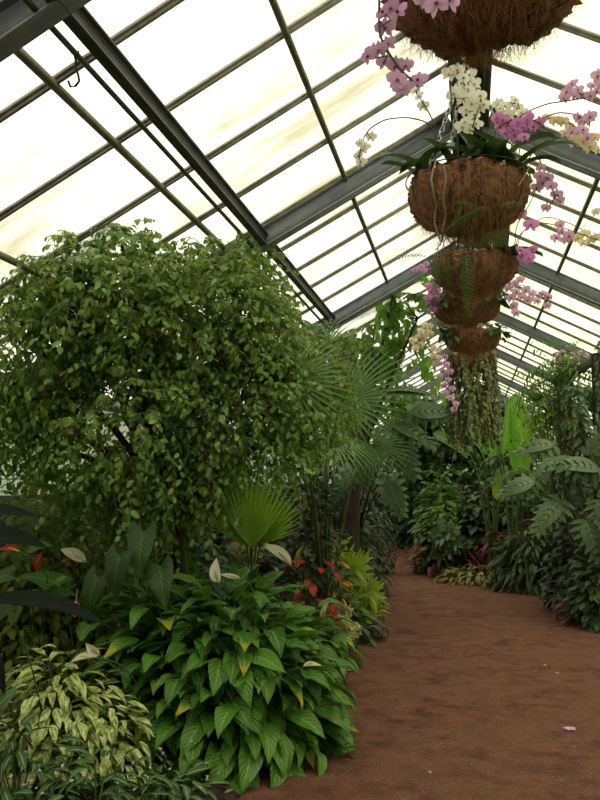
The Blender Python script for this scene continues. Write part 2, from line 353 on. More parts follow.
# ------------------------------------------------------------------ the house
H = 2.7; XR = .065; ZR = CAMZ+H; SL = .5362; HW = 3.55
Y0 = .925*H; DY = 1.135*H; BY = .6115
YA, YB = -3.2, 22.6
def roofp(x, y, dz=0.): return np.array([XR+x, y, ZR-SL*abs(x)+dz])
c28 = math.cos(math.atan(SL)); ZE = ZR-SL*HW
for side, sg in (('left', -1), ('right', 1)):
    m = MB(); th = .008
    P = [roofp(0, YA, .03), roofp(sg*HW, YA, .03), roofp(sg*HW, YB, .03), roofp(0, YB, .03)]
    m.add(P, [(0, 1, 2, 3)])
    ce = m.out('ceiling_'+side, M['glassL' if sg < 0 else 'glassR'], smooth=False); tag(ce, kind='structure')
    # glazing bars: every 0.61 m down the slope
    k = 0; y = 1.0726*H-7*BY
    while y < YB:
        b = MB(); n = (sg*SL*c28*1., 0, c28)
        a_, e_ = roofp(sg*.05, y, .01), roofp(sg*HW, y, .01)
        b.bar(a_, e_, .038, .016, n); b.bar(a_+[0, 0, -.016], e_+[0, 0, -.016], .014, .02, n)
        b.out('glazing_bar', M['alu'], ce, smooth=False); y += BY
        k += 1
    for xx in ((.331*H, .97*H) if sg < 0 else (.334*H, .97*H)):
        b = MB(); b.bar(roofp(sg*xx, YA, -.02), roofp(sg*xx, YB, -.02), .026, .035); b.out('purlin', M['purl'], ce, smooth=False)
    if sg < 0:
        b = MB(); b.bar(roofp(-.663*H, YA, -.02), roofp(-.663*H, YB, -.02), .026, .035); b.out('purlin', M['purl'], ce, smooth=False)
    # glass side wall and its posts
    w = MB(); xw = XR+sg*HW; w.add([(xw, YA, 1.5), (xw, YB, 1.5), (xw, YB, ZE), (xw, YA, ZE)], [(0, 1, 2, 3)])
    wo = w.out('wall_'+side, M['glassW'], smooth=False); tag(wo, kind='structure')
    b = MB(); b.box((xw, (YA+YB)/2, .75), (.06, (YB-YA)/2, .75)); b.out('shade_plinth', M['shadewall'], wo, smooth=False)  # opaque wall base, made tall and dark to shut out low side light
    b = MB(); b.box((xw, (YA+YB)/2, ZE-.04), (.05, (YB-YA)/2, .05)); b.out('eaves_plate', M['steel'], wo, smooth=False)
    y = YA+.3
    while y < YB:
        b = MB(); b.box((xw, y, .5+(ZE-.5)/2), (.02, .02, (ZE-.55)/2)); b.out('mullion', M['alu'], wo, smooth=False); y += 1.22
n = 0
def ibeam(m, a, b_, w, h, up, tf=.012):
    a = np.asarray(a, float); b_ = np.asarray(b_, float); up = np.asarray(up, float); up /= np.linalg.norm(up)
    m.bar(a-up*h/2, b_-up*h/2, w, tf, up); m.bar(a+up*h/2, b_+up*h/2, w, tf, up); m.bar(a, b_, .014, h, up)
for i in range(-1, 7):
    y = (Y0+DY*i)*.968
    for sg in (-1, 1):
        m = MB(); up = (sg*SL, 0, 1)
        ibeam(m, roofp(sg*.12, y, -.09), roofp(sg*(HW-.03), y, -.09), .09, .13, up)
        n += 1; tag(m.out('trim_%d' % n, M['steel'], smooth=False), kind='structure')
# ridge girder, wide and dark, with two side channels
m = MB(); L0 = (XR, YA, ZR-.17); L1 = (XR, YB, ZR-.17)
m.bar((XR, YA, ZR-.10), (XR, YB, ZR-.10), .16, .05)
for s in (-1, 1): m.bar((XR+s*.105, YA, ZR-.13), (XR+s*.105, YB, ZR-.13), .05, .14)
n += 1; tag(m.out('trim_%d' % n, M['steeldk'], smooth=False), kind='structure')
# valley girder on the left with its conduit
m = MB(); ibeam(m, roofp(-.556*H, YA, -.115), roofp(-.556*H, (Y0+2*DY)*.968+.05, -.105), .052, .085, (0, 0, 1))
n += 1; g_ = tag(m.out('trim_%d' % n, M['steeldk'], smooth=False), kind='structure')
m = MB(); m.tube([roofp(-.556*H-.075, YA, -.14), roofp(-.556*H-.07, 4, -.14), roofp(-.556*H-.05, (Y0+2*DY)*.968, -.17)], .013, 6); m.out('conduit', M['steeldk'], g_)
# end walls
for nm, y in (('wall_back', YB), ('wall_front', YA)):
    m = MB(); m.add([(XR-HW, y, .0), (XR+HW, y, 0), (XR+HW, y, ZE), (XR-HW, y, ZE), (XR, y, ZR), (XR, y, ZE)], [(0, 1, 2, 3), (3, 2, 4, 4)])
    V = np.concatenate(m.V); me = bpy.data.meshes.new(nm); me.from_pydata([tuple(v) for v in V[:5]], [], [(0, 1, 2, 4, 3)]); me.materials.append(M['glassW'])
    o = bpy.data.objects.new(nm, me); COL.objects.link(o); tag(o, kind='structure')
    b = MB(); b.box((XR, y, .9), (HW-.1, .05, .9)); b.out('shade_plinth', M['shadewall'], o, smooth=False)  # dark base added to keep the end wall from showing pale
# hook hanging from the conduit
CX = roofp(-.556*H-.072, 0, -.14)[0]; hy = min(np.linspace(2, 5, 601), key=lambda y: abs(at(77, 33, y)[0]-CX)); hp = np.array([CX, hy, roofp(-.556*H-.072, 0, -.14)[2]-.05])
# ground
m = MB(); nx, ny = 60, 180
X, Yg = np.meshgrid(np.linspace(XR-HW, XR+HW, nx), np.linspace(YA, YB, ny), indexing='ij')
Lp = np.array([(-3.2, -1.25), (2.5, -1.25), (3.9, -1.2), (5.7, -.92), (7.8, -1.2), (9.5, -1.2), (11.5, -1.25), (14, -1.6), (17.5, -2.2), (23, -3.0)])
Rp = np.array([(-3.2, 1.15), (3.9, 1.2), (7.0, 1.5), (8.7, 1.55), (10.3, 1.42), (11.9, .98), (13.4, -.45), (15, -1.0), (18, -1.45), (23, -2.3)])
def edge(E, y):
    return np.interp(y, E[:, 0], E[:, 1])
inside = np.minimum(X-edge(Lp, Yg), edge(Rp, Yg)-X)
Z = -.03 + .07*np.clip(-inside/.12, 0, 1) + .02*np.sin(X*5+Yg*3)*np.clip(-inside/.3, 0, 1)
i, j = np.meshgrid(np.arange(nx-1), np.arange(ny-1), indexing='ij')
m.add(np.stack([X, Yg, Z], -1).reshape(-1, 3), np.stack([i*ny+j, (i+1)*ny+j, (i+1)*ny+j+1, i*ny+j+1], -1).reshape(-1, 4))
tag(m.out('floor', M['soil']), kind='structure')
m = MB(); ys = np.linspace(YA, YB, 120); cols = 14
V = []
for y in ys:
    wob = .03*math.sin(y*5.1)+.02*math.sin(y*11.3)
    for q in range(cols): V.append((edge(Lp, y)-.03+wob+(edge(Rp, y)-edge(Lp, y)+.06)*q/(cols-1), y, .012*math.sin(PI*q/(cols-1))))
i, j = np.meshgrid(np.arange(119), np.arange(cols-1), indexing='ij')
m.add(V, np.stack([i*cols+j, i*cols+j+1, (i+1)*cols+j+1, (i+1)*cols+j], -1).reshape(-1, 4))
tag(m.out('path', M['gravel']), kind='structure')

# ------------------------------------------------------------------ plant builders
def unit(v): v = np.asarray(v, float); return v/(np.linalg.norm(v, axis=-1, keepdims=True)+1e-9)
def rv(n): return unit(rng.normal(size=(n, 3)))
def dome(name, label, cat, loc, rad, n, tpls, L, mat, stem='stem', down=.6, jit=.45, inner=.55, zlo=.05, stems=40, group=None, faceup=.6, srad=.004, squash=1., arc=None, zc=0.):
    """a bushy plant: leaves on a dome (rx, ry, rz) about the root, petioles from the root"""
    loc = (min(max(loc[0], XR-HW+rad[0]+.08+L*.8), XR+HW-rad[0]-.08-L*.8),)+tuple(loc[1:])
    root = empty(name, (loc[0], loc[1], loc[2] if len(loc) > 2 else .0), label, cat, group)
    rad = np.asarray(rad, float)
    ph = rng.uniform(*(arc or (0, 2*PI)), n); cz = rng.uniform(zlo, 1., n); sz = np.sqrt(1-cz*cz)
    U = np.stack([np.cos(ph)*sz, np.sin(ph)*sz, cz], -1); r = inner+(1-inner)*rng.random(n)**.6
    P = U*rad*r[:, None]; P[:, 2] += zc
    hor = unit(np.stack([U[:, 0], U[:, 1], np.zeros(n)], -1)+1e-4)
    D = unit(hor*1.0+U*.5 - np.array([0, 0, 1.])*down*(1.25-cz)[:, None]*1.1+rv(n)*jit)
    N = unit(np.array([0, 0, 1.])*faceup+U*.7+rv(n)*jit*.6)
    Ls = L*rng.uniform(.7, 1.15, n); m = MB(); q = rng.integers(0, len(tpls), n)
    for k in range(len(tpls)):
        s = q == k
        if s.any(): m.place(tpls[k], P[s], D[s], N[s], Ls[s])
    m.out('foliage', mat, root)
    b = MB()
    for i in rng.choice(n, min(stems, n), replace=False):
        p = P[i]; b0 = np.array([p[0]*.12, p[1]*.12, 0.]); t = np.linspace(0, 1, 5)[:, None]
        c = np.array([p[0]*.45, p[1]*.45, p[2]*.75]); b.tube((1-t)**2*b0+2*t*(1-t)*c+t*t*p, srad, 4)
    b.out(stem, M['stem'] if isinstance(stem, str) and stem != 'branch' else M['twig'], root)
    return root
def crown_tree(name, label, cat, base, lumps, ntw, tpls, L, mat, trunk_r=.04, per=9, tw=.3, droop=.8, bark='twig', group=None, jit=.35, lean=None, inner=.55, nbr=36):
    """a tree: trunk, limbs to each lump, drooping leafy twigs through the lumps (centre, radii)"""
    base = np.asarray(base, float); root = empty(name, base, label, cat, group); m = MB(); b = MB()
    vol = np.array([np.prod(l[1])**.67 for l in lumps]); vol /= vol.sum()
    top = np.mean([l[0] for l in lumps], 0); fork = base*.0+np.array([base[0]*.6+top[0]*.4, base[1]*.6+top[1]*.4, base[2]+(top[2]-base[2])*.55])
    b.tube([base-[0, 0, .05], base*.6+fork*.4+[.03, 0, 0], base*.2+fork*.8-[.02, 0, 0], fork], [trunk_r*1.3, trunk_r, trunk_r*.9, trunk_r*.8], 9)
    sub = []
    for c, r in lumps:
        c = np.asarray(c, float); mid = (fork+c)/2+[0, 0, .08]; b.tube([fork, mid, c], [trunk_r*.6, trunk_r*.45, trunk_r*.25], 6)
    cnt = (vol*ntw).astype(int)
    for (c, r), k in zip(lumps, cnt):
        c = np.asarray(c, float); r = np.asarray(r, float); U = rv(k); U[:, 2] = U[:, 2]*.95+.12; U = unit(U)
        q = inner+(1-inner)*rng.random(k)**.55; P = c+U*r*q[:, None]
        D = unit(U*.8+np.array([0, 0, .15])+rv(k)*.5)
        for i in range(min(k, nbr//len(lumps)+1)):
            b.tube([c, (c+P[i])/2+[0, 0, .03], P[i]], [trunk_r*.22, trunk_r*.14, .003], 4)
        tl = tw*rng.uniform(.6, 1.2, k); ts = (np.arange(per)+.6)/per
        # twig curve: p + D*s - droop*s^2
        for j, s in enumerate(ts):
            pp = P+D*(tl*s)[:, None]-np.array([0, 0, 1.])*(droop*tl*s*s)[:, None]
            tg = unit(D-np.array([0, 0, 1.])*(2*droop*s))
            side = unit(np.cross(tg, [0, 0, 1.]))*(1 if j % 2 else -1)
            ld = unit(tg*.7+side*.9-np.array([0, 0, .45])+rv(k)*jit); nn = unit(np.array([0, 0, 1.])+rv(k)*jit+U*.4)
            v = rng.integers(0, len(tpls), k); ls = L*rng.uniform(.65, 1.15, k)
            rnd = np.clip(np.stack([(rng.random(k)*.7+.3*(q if True else 0)), rng.random(k)], -1), 0, 1)  # leaf tone rises towards the crown surface: lit edge and shaded inside painted in
            for a in range(len(tpls)):
                w = v == a
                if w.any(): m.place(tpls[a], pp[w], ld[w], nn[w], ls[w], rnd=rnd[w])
        for i in range(0, k, 3):
            s = np.linspace(0, 1, 4)[:, None]; b.tube(P[i]+D[i]*tl[i]*s-np.array([0, 0, 1.])*droop*tl[i]*s*s, [.0035, .003, .0025, .0015], 3)
    m.out('foliage', mat, root, off=base); b.out('trunk', M[bark], root, off=base)
    return root
def rosette(name, label, cat, loc, leaves, tpls, mat, pet=.003, group=None, partname='leaf', single=False, zb=0.):
    """explicit big leaves: (base-point of blade, direction, normal, length[, width]) each on a petiole from the root"""
    loc = np.asarray([loc[0], loc[1], zb], float); root = empty(name, loc, label, cat, group); b = MB(); mm = MB()
    for i, lf in enumerate(leaves):
        P, D, N, L = lf[:4]; Wd = lf[4] if len(lf) > 4 else L; P = np.asarray(P, float)
        m = mm if single else MB(); m.place(tpls[i % len(tpls)], [P], [D], [N], L, Wd)
        if not single: m.out(partname, mat, root, off=loc)
        t = np.linspace(0, 1, 7)[:, None]; c = np.array([loc[0]*.55+P[0]*.45, loc[1]*.55+P[1]*.45, loc[2]+(P[2]-loc[2])*.85])-unit(D)*.04
        b0 = loc+[.02*math.cos(i*2.4), .02*math.sin(i*2.4), 0]
        b.tube((1-t)**2*b0+2*t*(1-t)*c+t*t*P, [pet*1.6]*3+[pet]*4, 5)
    if single: mm.out('foliage', mat, root, off=loc)
    b.out('stem', M['stem'], root, off=loc); return root
#PLANTS
def lump(px, py, rx, ry, Y, dep=.5): return (at(px, py, Y), (rx/FPX*Y, dep, ry/FPX*Y))
# ---- weeping fig, the big tree on the left
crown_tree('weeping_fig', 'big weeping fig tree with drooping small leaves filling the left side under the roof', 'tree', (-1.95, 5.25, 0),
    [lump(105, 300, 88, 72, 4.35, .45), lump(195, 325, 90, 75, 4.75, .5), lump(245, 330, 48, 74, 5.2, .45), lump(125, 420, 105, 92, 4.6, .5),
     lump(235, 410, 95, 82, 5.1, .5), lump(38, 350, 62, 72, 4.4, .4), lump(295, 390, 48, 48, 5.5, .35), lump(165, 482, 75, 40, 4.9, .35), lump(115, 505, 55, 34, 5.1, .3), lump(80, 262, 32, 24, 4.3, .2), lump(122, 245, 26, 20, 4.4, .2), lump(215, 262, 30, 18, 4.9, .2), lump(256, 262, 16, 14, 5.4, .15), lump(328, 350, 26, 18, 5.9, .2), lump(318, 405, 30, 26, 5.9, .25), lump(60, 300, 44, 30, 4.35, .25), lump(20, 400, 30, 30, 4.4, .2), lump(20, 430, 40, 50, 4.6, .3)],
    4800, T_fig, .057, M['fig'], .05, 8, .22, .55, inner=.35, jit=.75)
tw = MB(); lf_ = MB(); pts = np.array([at(142, 425, 4.05), at(139, 455, 4.0), at(135, 480, 4.0), at(132, 500, 4.0), at(131, 516, 4.0)]); tw.tube(pts, .0025, 4)
for k_, (px_, py_, dx_) in enumerate([(142, 428, -1), (141, 434, 1), (139, 446, -1), (138, 452, 1), (137, 463, 1), (136, 474, 1), (134, 480, -1), (133, 490, -1), (132, 498, 1), (131, 510, 1), (131, 514, -.6)]):
    lf_.place(T_fig[k_ % 3], [at(px_, py_, 4.0)], [(dx_, -.2, -.8)], [(0, -1, .5)], .066)
fig_ = [o for o in COL.objects if o.name == 'weeping_fig'][0]; br_ = tw.out('branch', M['twig'], fig_, off=tuple(fig_.location)); lf_.out('leaves', M['fig'], br_, off=tuple(fig_.location))
# ---- tall broad-leaved tree by the second rafter
crown_tree('broadleaf_tree', 'tall broad-leaved tree with grooved brown trunk under the second rafter', 'tree', (gx(346, 9.15), 9.15, 0),
    [lump(395, 285, 34, 22, 9.0, .3), lump(418, 318, 30, 22, 9.3, .3), lump(375, 325, 25, 30, 9.5, .3), lump(385, 375, 45, 35, 9.8, .4), lump(335, 365, 45, 28, 9.8, .4)],
    170, T_broad, .17, M['backlit'], .05, 7, .35, .6, bark='bark', nbr=20)
crown_tree('broadleaf_tree', 'distant broad-leaved tree closing the view beneath the lowest basket', 'tree', (gx(440, 18), 18., 0), [lump(425, 428, 30, 26, 17.8, .5), lump(470, 432, 35, 26, 18, .5), lump(440, 450, 50, 30, 18.4, .5), lump(500, 425, 25, 22, 18, .4)],
    420, T_broad, .24, M['dark'], .07, 7, .5, .6)
m = MB(); q = gx(346, 8.95); m.tube([(q-.05, 9.0, -.03), (q, 8.98, 1.), (q+.04, 8.95, 2.2), (q+.02, 8.95, 3.2)], [.17, .15, .14, .12], 10)
tag(m.out('tree', M['bark']), 'thick dark grooved trunk rising to the end of the roof girder', 'trunk')
# ---- peace lily mound
def spathe(root, P, D, N, L, mat='white', w=1., sp='spadix', stemto=None, nm='flower'):
    P = np.asarray(P, float); loc = np.array(root.location); D = unit(D); N = unit(N)
    b = MB(); e = loc+[0, 0, .1] if stemto is None else np.asarray(stemto); t = np.linspace(0, 1, 7)[:, None]
    c = np.array([e[0]*.4+P[0]*.6, e[1]*.4+P[1]*.6, e[2]*.4+P[2]*.6]); c = P-D*.25*np.linalg.norm(P-e)
    b.tube((1-t)**2*e+2*t*(1-t)*c+t*t*P, .0035, 5); f = b.out(nm, M['stem'], root, off=loc)
    s = MB(); s.place(T_sp[0], [P], [D], [N], L, L*w); s.out('spathe', M[mat], f, off=loc)
    z = MB(); z.tube([P+D*.02*L+N*.03*L, P+D*.25*L+N*.12*L, P+D*.48*L+N*.17*L], [.035*L, .04*L, .02*L], 6); z.out('spadix', M[sp], f, off=loc)
T_sp = [blade(.62, o_lance, 10, 6, .35, .5, .006, 2, .1, -.2), blade(.9, o_heart, 8, 6, .3, .1)]
lc = at(228, 690, 4.75); lily = dome('peace_lily', 'large peace lily mound of glossy green leaves with white spathes beside the path', 'plant', (lc[0], 4.75), (.66, .6, .98), 760, T_lily, .27, M['lily'], down=.55, jit=.6, inner=.55, stems=110, zlo=-.02, faceup=.5)
spathe(lily, at(219, 583, 4.5), (-.15, 0, 1), (-.3, -1, .1), .15, w=1.1); spathe(lily, at(303, 667, 4.25), (1, -.1, .18), (0, -.5, 1), .11, w=.5)
spathe(lily, at(240, 578, 4.6), (-1, 0, .15), (0, -1, .3), .13, w=.45)
# left extension of the mound
lc2 = at(160, 640, 4.6); l2 = dome('peace_lily', 'smaller leafy peace lily left of the big mound, with two open cream spathes', 'plant', (lc2[0], 4.6), (.48, .36, .98), 300, T_lily, .25, M['lily'], down=.7, jit=.35, inner=.5, stems=40)
spathe(l2, at(100, 655, 3.95), (-.6, -.2, .5), (-.3, -1, .3), .10, w=1.1); spathe(l2, at(92, 658, 3.9), (-1, -.2, -.15), (-.1, -.6, 1), .12, w=.8)
l3 = dome('peace_lily', 'peace lily behind the big mound with a tilted white spathe above the leaves', 'plant', (gx(300, 6.2), 6.2), (.32, .3, .75), 60, T_lily, .26, M['lily'], down=.7, jit=.35, inner=.5)
spathe(l3, at(291, 566, 5.6), (-.75, -.1, .55), (.7, -.7, .4), .29, w=.62)
spathe(l3, at(297, 563, 5.7), (.35, 0, 1), (-.4, -1, .1), .15, w=.45, mat='tan')
l4 = dome('peace_lily', 'low peace lily at the path edge with one narrow upright white spathe', 'plant', (gx(318, 6.8), 6.8), (.3, .3, .5), 50, T_lily, .22, M['lily'], down=.7, jit=.35, inner=.5)
spathe(l4, at(323, 619, 6.3), (.35, 0, 1), (-.6, -1, .1), .17, w=.55)
# ---- variegated clump and herringbone ground plants, bottom left
dome('aglaonema', 'cream and green variegated foliage clump left of the peace lily mound', 'plant', (gx(58, 4.0), 4.1), (.46, .5, .68), 620, T_agl, .15, M['agl'], down=.75, jit=.4, inner=.55, zlo=-.02)
dome('aglaonema', 'pale variegated foliage clump creeping below the peace lily leaves', 'plant', (gx(112, 4.05), 4.05), (.30, .3, .46), 260, T_agl, .135, M['agl'], down=.8, jit=.4, inner=.5)
for nm, px, Y, rx, rz, n, extra in (('prayer_plant', 28, 3.55, .36, .42, 170, 'at the bottom left corner'), ('prayer_plant', 105, 3.5, .38, .32, 190, 'in front of the pale clump'), ('prayer_plant', 170, 3.75, .26, .2, 110, 'under the big mound')):
    o = dome(nm, 'low herringbone-veined plant with tiny white flowers '+extra, 'plant', (gx(px, Y), Y), (rx, .34, rz), n, T_agl, .13, M['mar'], down=.55, jit=.5, inner=.3, stems=20)
    f = MB(); k = 16; a = rng.random(k)*2*PI; rr = rng.random(k)**.5*rx*.9
    P = np.stack([np.cos(a)*rr, np.sin(a)*.3, rz*np.sqrt(np.maximum(0, 1-(rr/rx)**2))+.035+.03*rng.random(k)], -1)
    for j in range(3): f.place(T_small[0], P, unit(rv(k)+[0, 0, .6]), rv(k), .014)
    f.out('blossoms', M['whitefl'], o)
# ---- dark broad leaves, front left
ld = [(at(-20, 604, 3.2), (1, .1, .02), (0.1, -.45, 1), .62, .42), (at(-30, 545, 3.3), (1, -.1, .30), (.1, -.7, .8), .40, .40), (at(-40, 520, 3.5), (1, 0, .22), (-.2, -.6, 1), .42, .4),
      (at(-24, 640, 3.2), (.8, -.3, -.5), (.4, -.5, .7), .3, .3), (at(-25, 660, 3.0), (.5, -.5, -.2), (.3, -.6, .8), .24, .3)]
rosette('dark_leaved_anthurium', 'plant with long dark glossy leaves reaching in from the left edge', 'plant', (-2.25, 3.35), ld, T_big, M['darkbig'], .006)
def anth(label, loc, lv, fl, mat='mid', nm='anthurium'):
    o = rosette(nm, label, 'plant', loc, lv, T_heart, M[mat], .004)
    for f in fl: spathe(o, *f)
    return o
def hl(spec):
    return [(at(px, py, Y), d, n, L) for px, py, Y, d, n, L in spec]
anth('anthurium with one red heart-shaped spathe above the variegated clump', (gx(85, 4.6), 4.6), hl([(100, 590, 4.4, (.6, -.5, .3), (0, -.5, 1), .2), (60, 600, 4.5, (-.6, -.4, .2), (0, -.6, 1), .2), (90, 625, 4.3, (.2, -1, -.2), (0, -.4, 1), .2)]),
     [(at(76, 601, 3.85), (0.1, -.3, -1), (.1, -1, .35), .085, 'anthred', 1.5)])
anth('anthurium with a red spathe half hidden behind light green leaves at left', (gx(45, 5.0), 5.0), hl([(22, 560, 4.3, (-.3, -.3, .8), (0, -1, .3), .17), (30, 548, 4.4, (.9, 0, .3), (0, -.8, .7), .15), (60, 585, 4.4, (-.9, -.3, .3), (0, -.6, .9), .26), (10, 575, 4.4, (-.8, -.3, -.2), (0, -.8, .9), .2), (48, 590, 4.3, (.6, -.3, .4), (0, -.6, 1), .2)]),
     [(at(42, 553, 4.5), (-.2, -.2, -1), (0, -1, .3), .12, 'anthred', 1.2), (at(62, 563, 4.5), (.8, 0, .3), (0, -.8, .6), .10, 'anthred', .6), (at(20, 552, 4.2), (-1, -.1, .15), (0, -.7, .7), .14, 'anthred', .7)], 'mid')
anth('peace lily at left with one white spathe pointing left against dark shade', (gx(95, 5.2), 5.2), hl([(88, 600, 4.9, (.2, -.6, .4), (0, -.8, .6), .24), (110, 610, 4.9, (.7, -.5, .1), (0, -.6, .8), .25), (70, 590, 5, (-.7, -.5, .1), (0, -.6, .8), .22)]),
     [(at(86, 562, 4.5), (-.85, -.1, .42), (.1, -.9, .6), .19, 'white', .8)], 'lily', 'peace_lily')
anth('heart-leaved philodendron with pleated olive leaves below the fig', (gx(138, 5.4), 5.4), hl([(143, 532, 4.3, (.05, -.35, -1), (0, -1, .25), .27), (120, 556, 4.2, (-.1, -.35, -1), (-.1, -1, .25), .25), (160, 566, 4.35, (.3, -.35, -1), (.1, -1, .25), .25), (98, 578, 4.3, (-.3, -.35, -1), (-.2, -1, .25), .25)]), [], 'dark', 'philodendron')
anth('arrow-leaved plant with upright dark leaves behind the peace lily', (gx(195, 5.6), 5.6), hl([(190, 590, 5.4, (-.1, -.1, 1), (0, -1, .2), .36), (205, 595, 5.4, (.35, -.1, 1), (0, -1, .2), .3), (172, 590, 5.4, (-.6, -.1, .8), (0, -1, .3), .27), (150, 590, 5.3, (-.6, -.2, .4), (0, -1, .5), .27), (235, 600, 5.3, (.1, -.1, 1), (0.4, -1, .2), .34)]), [], 'lily', 'spade_leaf_plant')
anth('broad grey-green leaf plant at the far left edge', (-2.2, 3.9), hl([(8, 615, 3.6, (.3, -.4, .8), (0, -1, .5), .18), (-8, 720, 3.2, (.5, -.3, .8), (-.3, -1, .3), .20)]), [], 'grey', 'arum')
# ---- small fan palm
fl = [(at(252+dx*.3, 548-abs(dx)*.15, 4.85+dz*.5), (dx/38*.9, -.12+dz*.2, 1), (0, -1, -.1), L*.82) for dx, dz, L in ((-18, 0, .58), (0, -.1, .66), (14, .1, .6), (28, .15, .45), (-6, .25, .5))]
rosette('fan_palm', 'young upright yellow-green fan palm with stiff pleated leaves', 'palm', (gx(252, 5.25), 5.25), fl, T_fanup, M['palmy'], .007, partname='frond')
# ---- larger palms beyond
fl = [(at(292, 380, 5.0), (.8, -.2, -.45), (-.1, -1, .35), .50), (at(300, 382, 6.9), (.35, -.35, -.55), (-.1, -1, .5), .62), (at(345, 402, 7.6), (.75, -.1, .35), (.1, -.8, .5), .85), (at(330, 440, 7.4), (.5, -.3, -.2), (0, -.6, 1), .6),
      (at(290, 440, 7.3), (-.3, -.4, -.2), (0, -.6, 1), .55), (at(325, 350, 7.8), (-.2, .1, .8), (0, -1, .3), .5), (at(372, 445, 7.8), (.6, -.2, -.5), (0, -1, .5), .5), (at(300, 345, 7.5), (-.8, 0, .2), (0, -1, .5), .5)]
rosette('fan_palm', 'tall fan palm with wide drooping fronds in the middle of the left bed', 'palm', (gx(325, 7.7), 7.7), fl, T_fan, M['palm'], .012, partname='frond')
fl = [(at(385, 392, 8.0), (.9, -.2, .18), (0, -.3, 1), .55), (at(392, 425, 8.0), (.8, -.3, -.1), (0, -.7, .8), .50), (at(368, 448, 8.1), (-.1, -.3, -.8), (0, -1, .4), .45), (at(398, 440, 8.0), (.5, -.3, -.8), (.1, -1, .4), .45),
      (at(410, 412, 8.2), (.9, -.2, .1), (.1, -.9, .5), .5), (at(375, 400, 8.2), (-.5, -.3, .4), (0, -1, .5), .4), (at(388, 480, 8.4), (.4, -.3, -.9), (0, -1, .4), .45), (at(352, 470, 8.4), (-.5, -.3, -.6), (0, -1, .4), .42)]
rosette('monstera', 'monstera with slit grey-green leaves hanging over the left of the path', 'plant', (gx(345, 10), 10.0), fl, T_mon, M['grey'], .010)
# ---- colourful shrubs at the left path edge
dome('kalanchoe', 'small shrub topped by cream flower clusters behind the peace lily', 'shrub', (gx(250, 5.7), 5.75), (.2, .2, .8), 90, T_small, .07, M['grey'], inner=.6, stems=30)
o = bpy.context.scene.objects[-1] if False else None
def blossoms(name, label, loc, cs, n, mat, size, stemfrom=None):
    root = empty(name, loc, label, 'flowers'); f = MB(); b = MB(); loc = np.asarray(loc, float)
    for c, r in cs:
        c = np.asarray(c, float); U = rv(n); P = c+U*np.asarray(r)*(rng.random(n)[:, None]**.4)
        for j in range(4): f.place(T_small[j % 2], P, unit(rv(n)+U), unit(U+rv(n)*.4), size)
        b.tube([loc, (loc+c)/2+[0.02, 0, .05], c], .006, 5)
        for p in P[::6]: b.tube([c-[0, 0, .04], p], .002, 3)
    f.out('blossoms', M[mat], root, off=loc); b.out('stem', M['stem'], root, off=loc); return root
blossoms('flower_head', 'loose cream flower cluster rising behind the white spathes', (gx(250, 5.6), 5.6, 0), [(at(240, 550, 5.3), (.09, .07, .07)), (at(258, 543, 5.4), (.06, .06, .05)), (at(250, 555, 5.3), (.08, .07, .06))], 150, 'creamfl', .022)
blossoms('flower_head', 'pale seed heads of a low plant at the path edge under the narrow white spathe', (gx(345, 7.3), 7.3, 0), [(at(338, 622, 7.1), (.12, .12, .09)), (at(350, 630, 7.1), (.1, .1, .08)), (at(325, 628, 6.9), (.1, .1, .08)), (at(342, 612, 7.3), (.1, .1, .07))], 170, 'creamfl', .024)
dome('red_leaved_shrub', 'poinsettia-like shrub with drooping red leaves above the crotons', 'shrub', (gx(310, 6.95), 6.95), (.30, .26, 1.08), 30, T_broad, .16, M['red'], inner=.7, down=1., arc=(PI, 2*PI), zlo=.35)
dome('cordyline', 'dark wine-leaved plant behind the red leaves', 'shrub', (gx(300, 8.3), 8.4), (.4, .3, 1.35), 46, T_wstrap, .3, M['wine'], inner=.6, zlo=.4)
dome('croton', 'croton with orange and yellow leaves beside the red shrub', 'shrub', (gx(318, 8.0), 8.1), (.34, .25, 1.0), 50, T_broad, .19, M['orange'], inner=.7, zlo=.4)
dome('croton', 'croton with yellow-green leaf rosettes above the path bend', 'shrub', (gx(336, 8.7), 8.7), (.34, .3, .98), 30, T_tuft, .26, M['lime'], inner=.75, down=-.2, jit=.3, zlo=.3, arc=(PI*.9, 2.1*PI))
dome('croton', 'low croton with yellow-green rosettes at the left path edge', 'shrub', (gx(343, 9.2), 9.2), (.34, .34, .62), 24, T_tuft, .27, M['lime'], inner=.8, down=-.2, jit=.3, zlo=.1, arc=(PI*.9, 2.1*PI))
dome('croton', 'tall pale croton rosette standing above the yellow-green ones', 'shrub', (gx(330, 9.3), 9.3), (.3, .3, 1.35), 14, T_tuft, .3, M['mid'], inner=.8, down=-.2, jit=.3, zlo=.5)
dome('strap_leaved_lily', 'dark strap-leaved plant drooping over the left path edge', 'plant', (gx(338, 8.0), 8.0), (.4, .34, .34), 70, T_wstrap, .38, M['dark'], inner=.3, down=.5, jit=.3)
dome('bedding_plant', 'low green bush hugging the path below the yellow-green croton', 'plant', (gx(360, 10.2), 10.2), (.22, .4, .42), 150, T_broad, .13, M['mid'], inner=.5, down=.6)
dome('bedding_plant', 'dark small-leaved bush between the cream flowers and the red leaves', 'plant', (gx(275, 7.0), 7.0), (.4, .3, .6), 170, T_lance, .14, M['dark'], inner=.5)
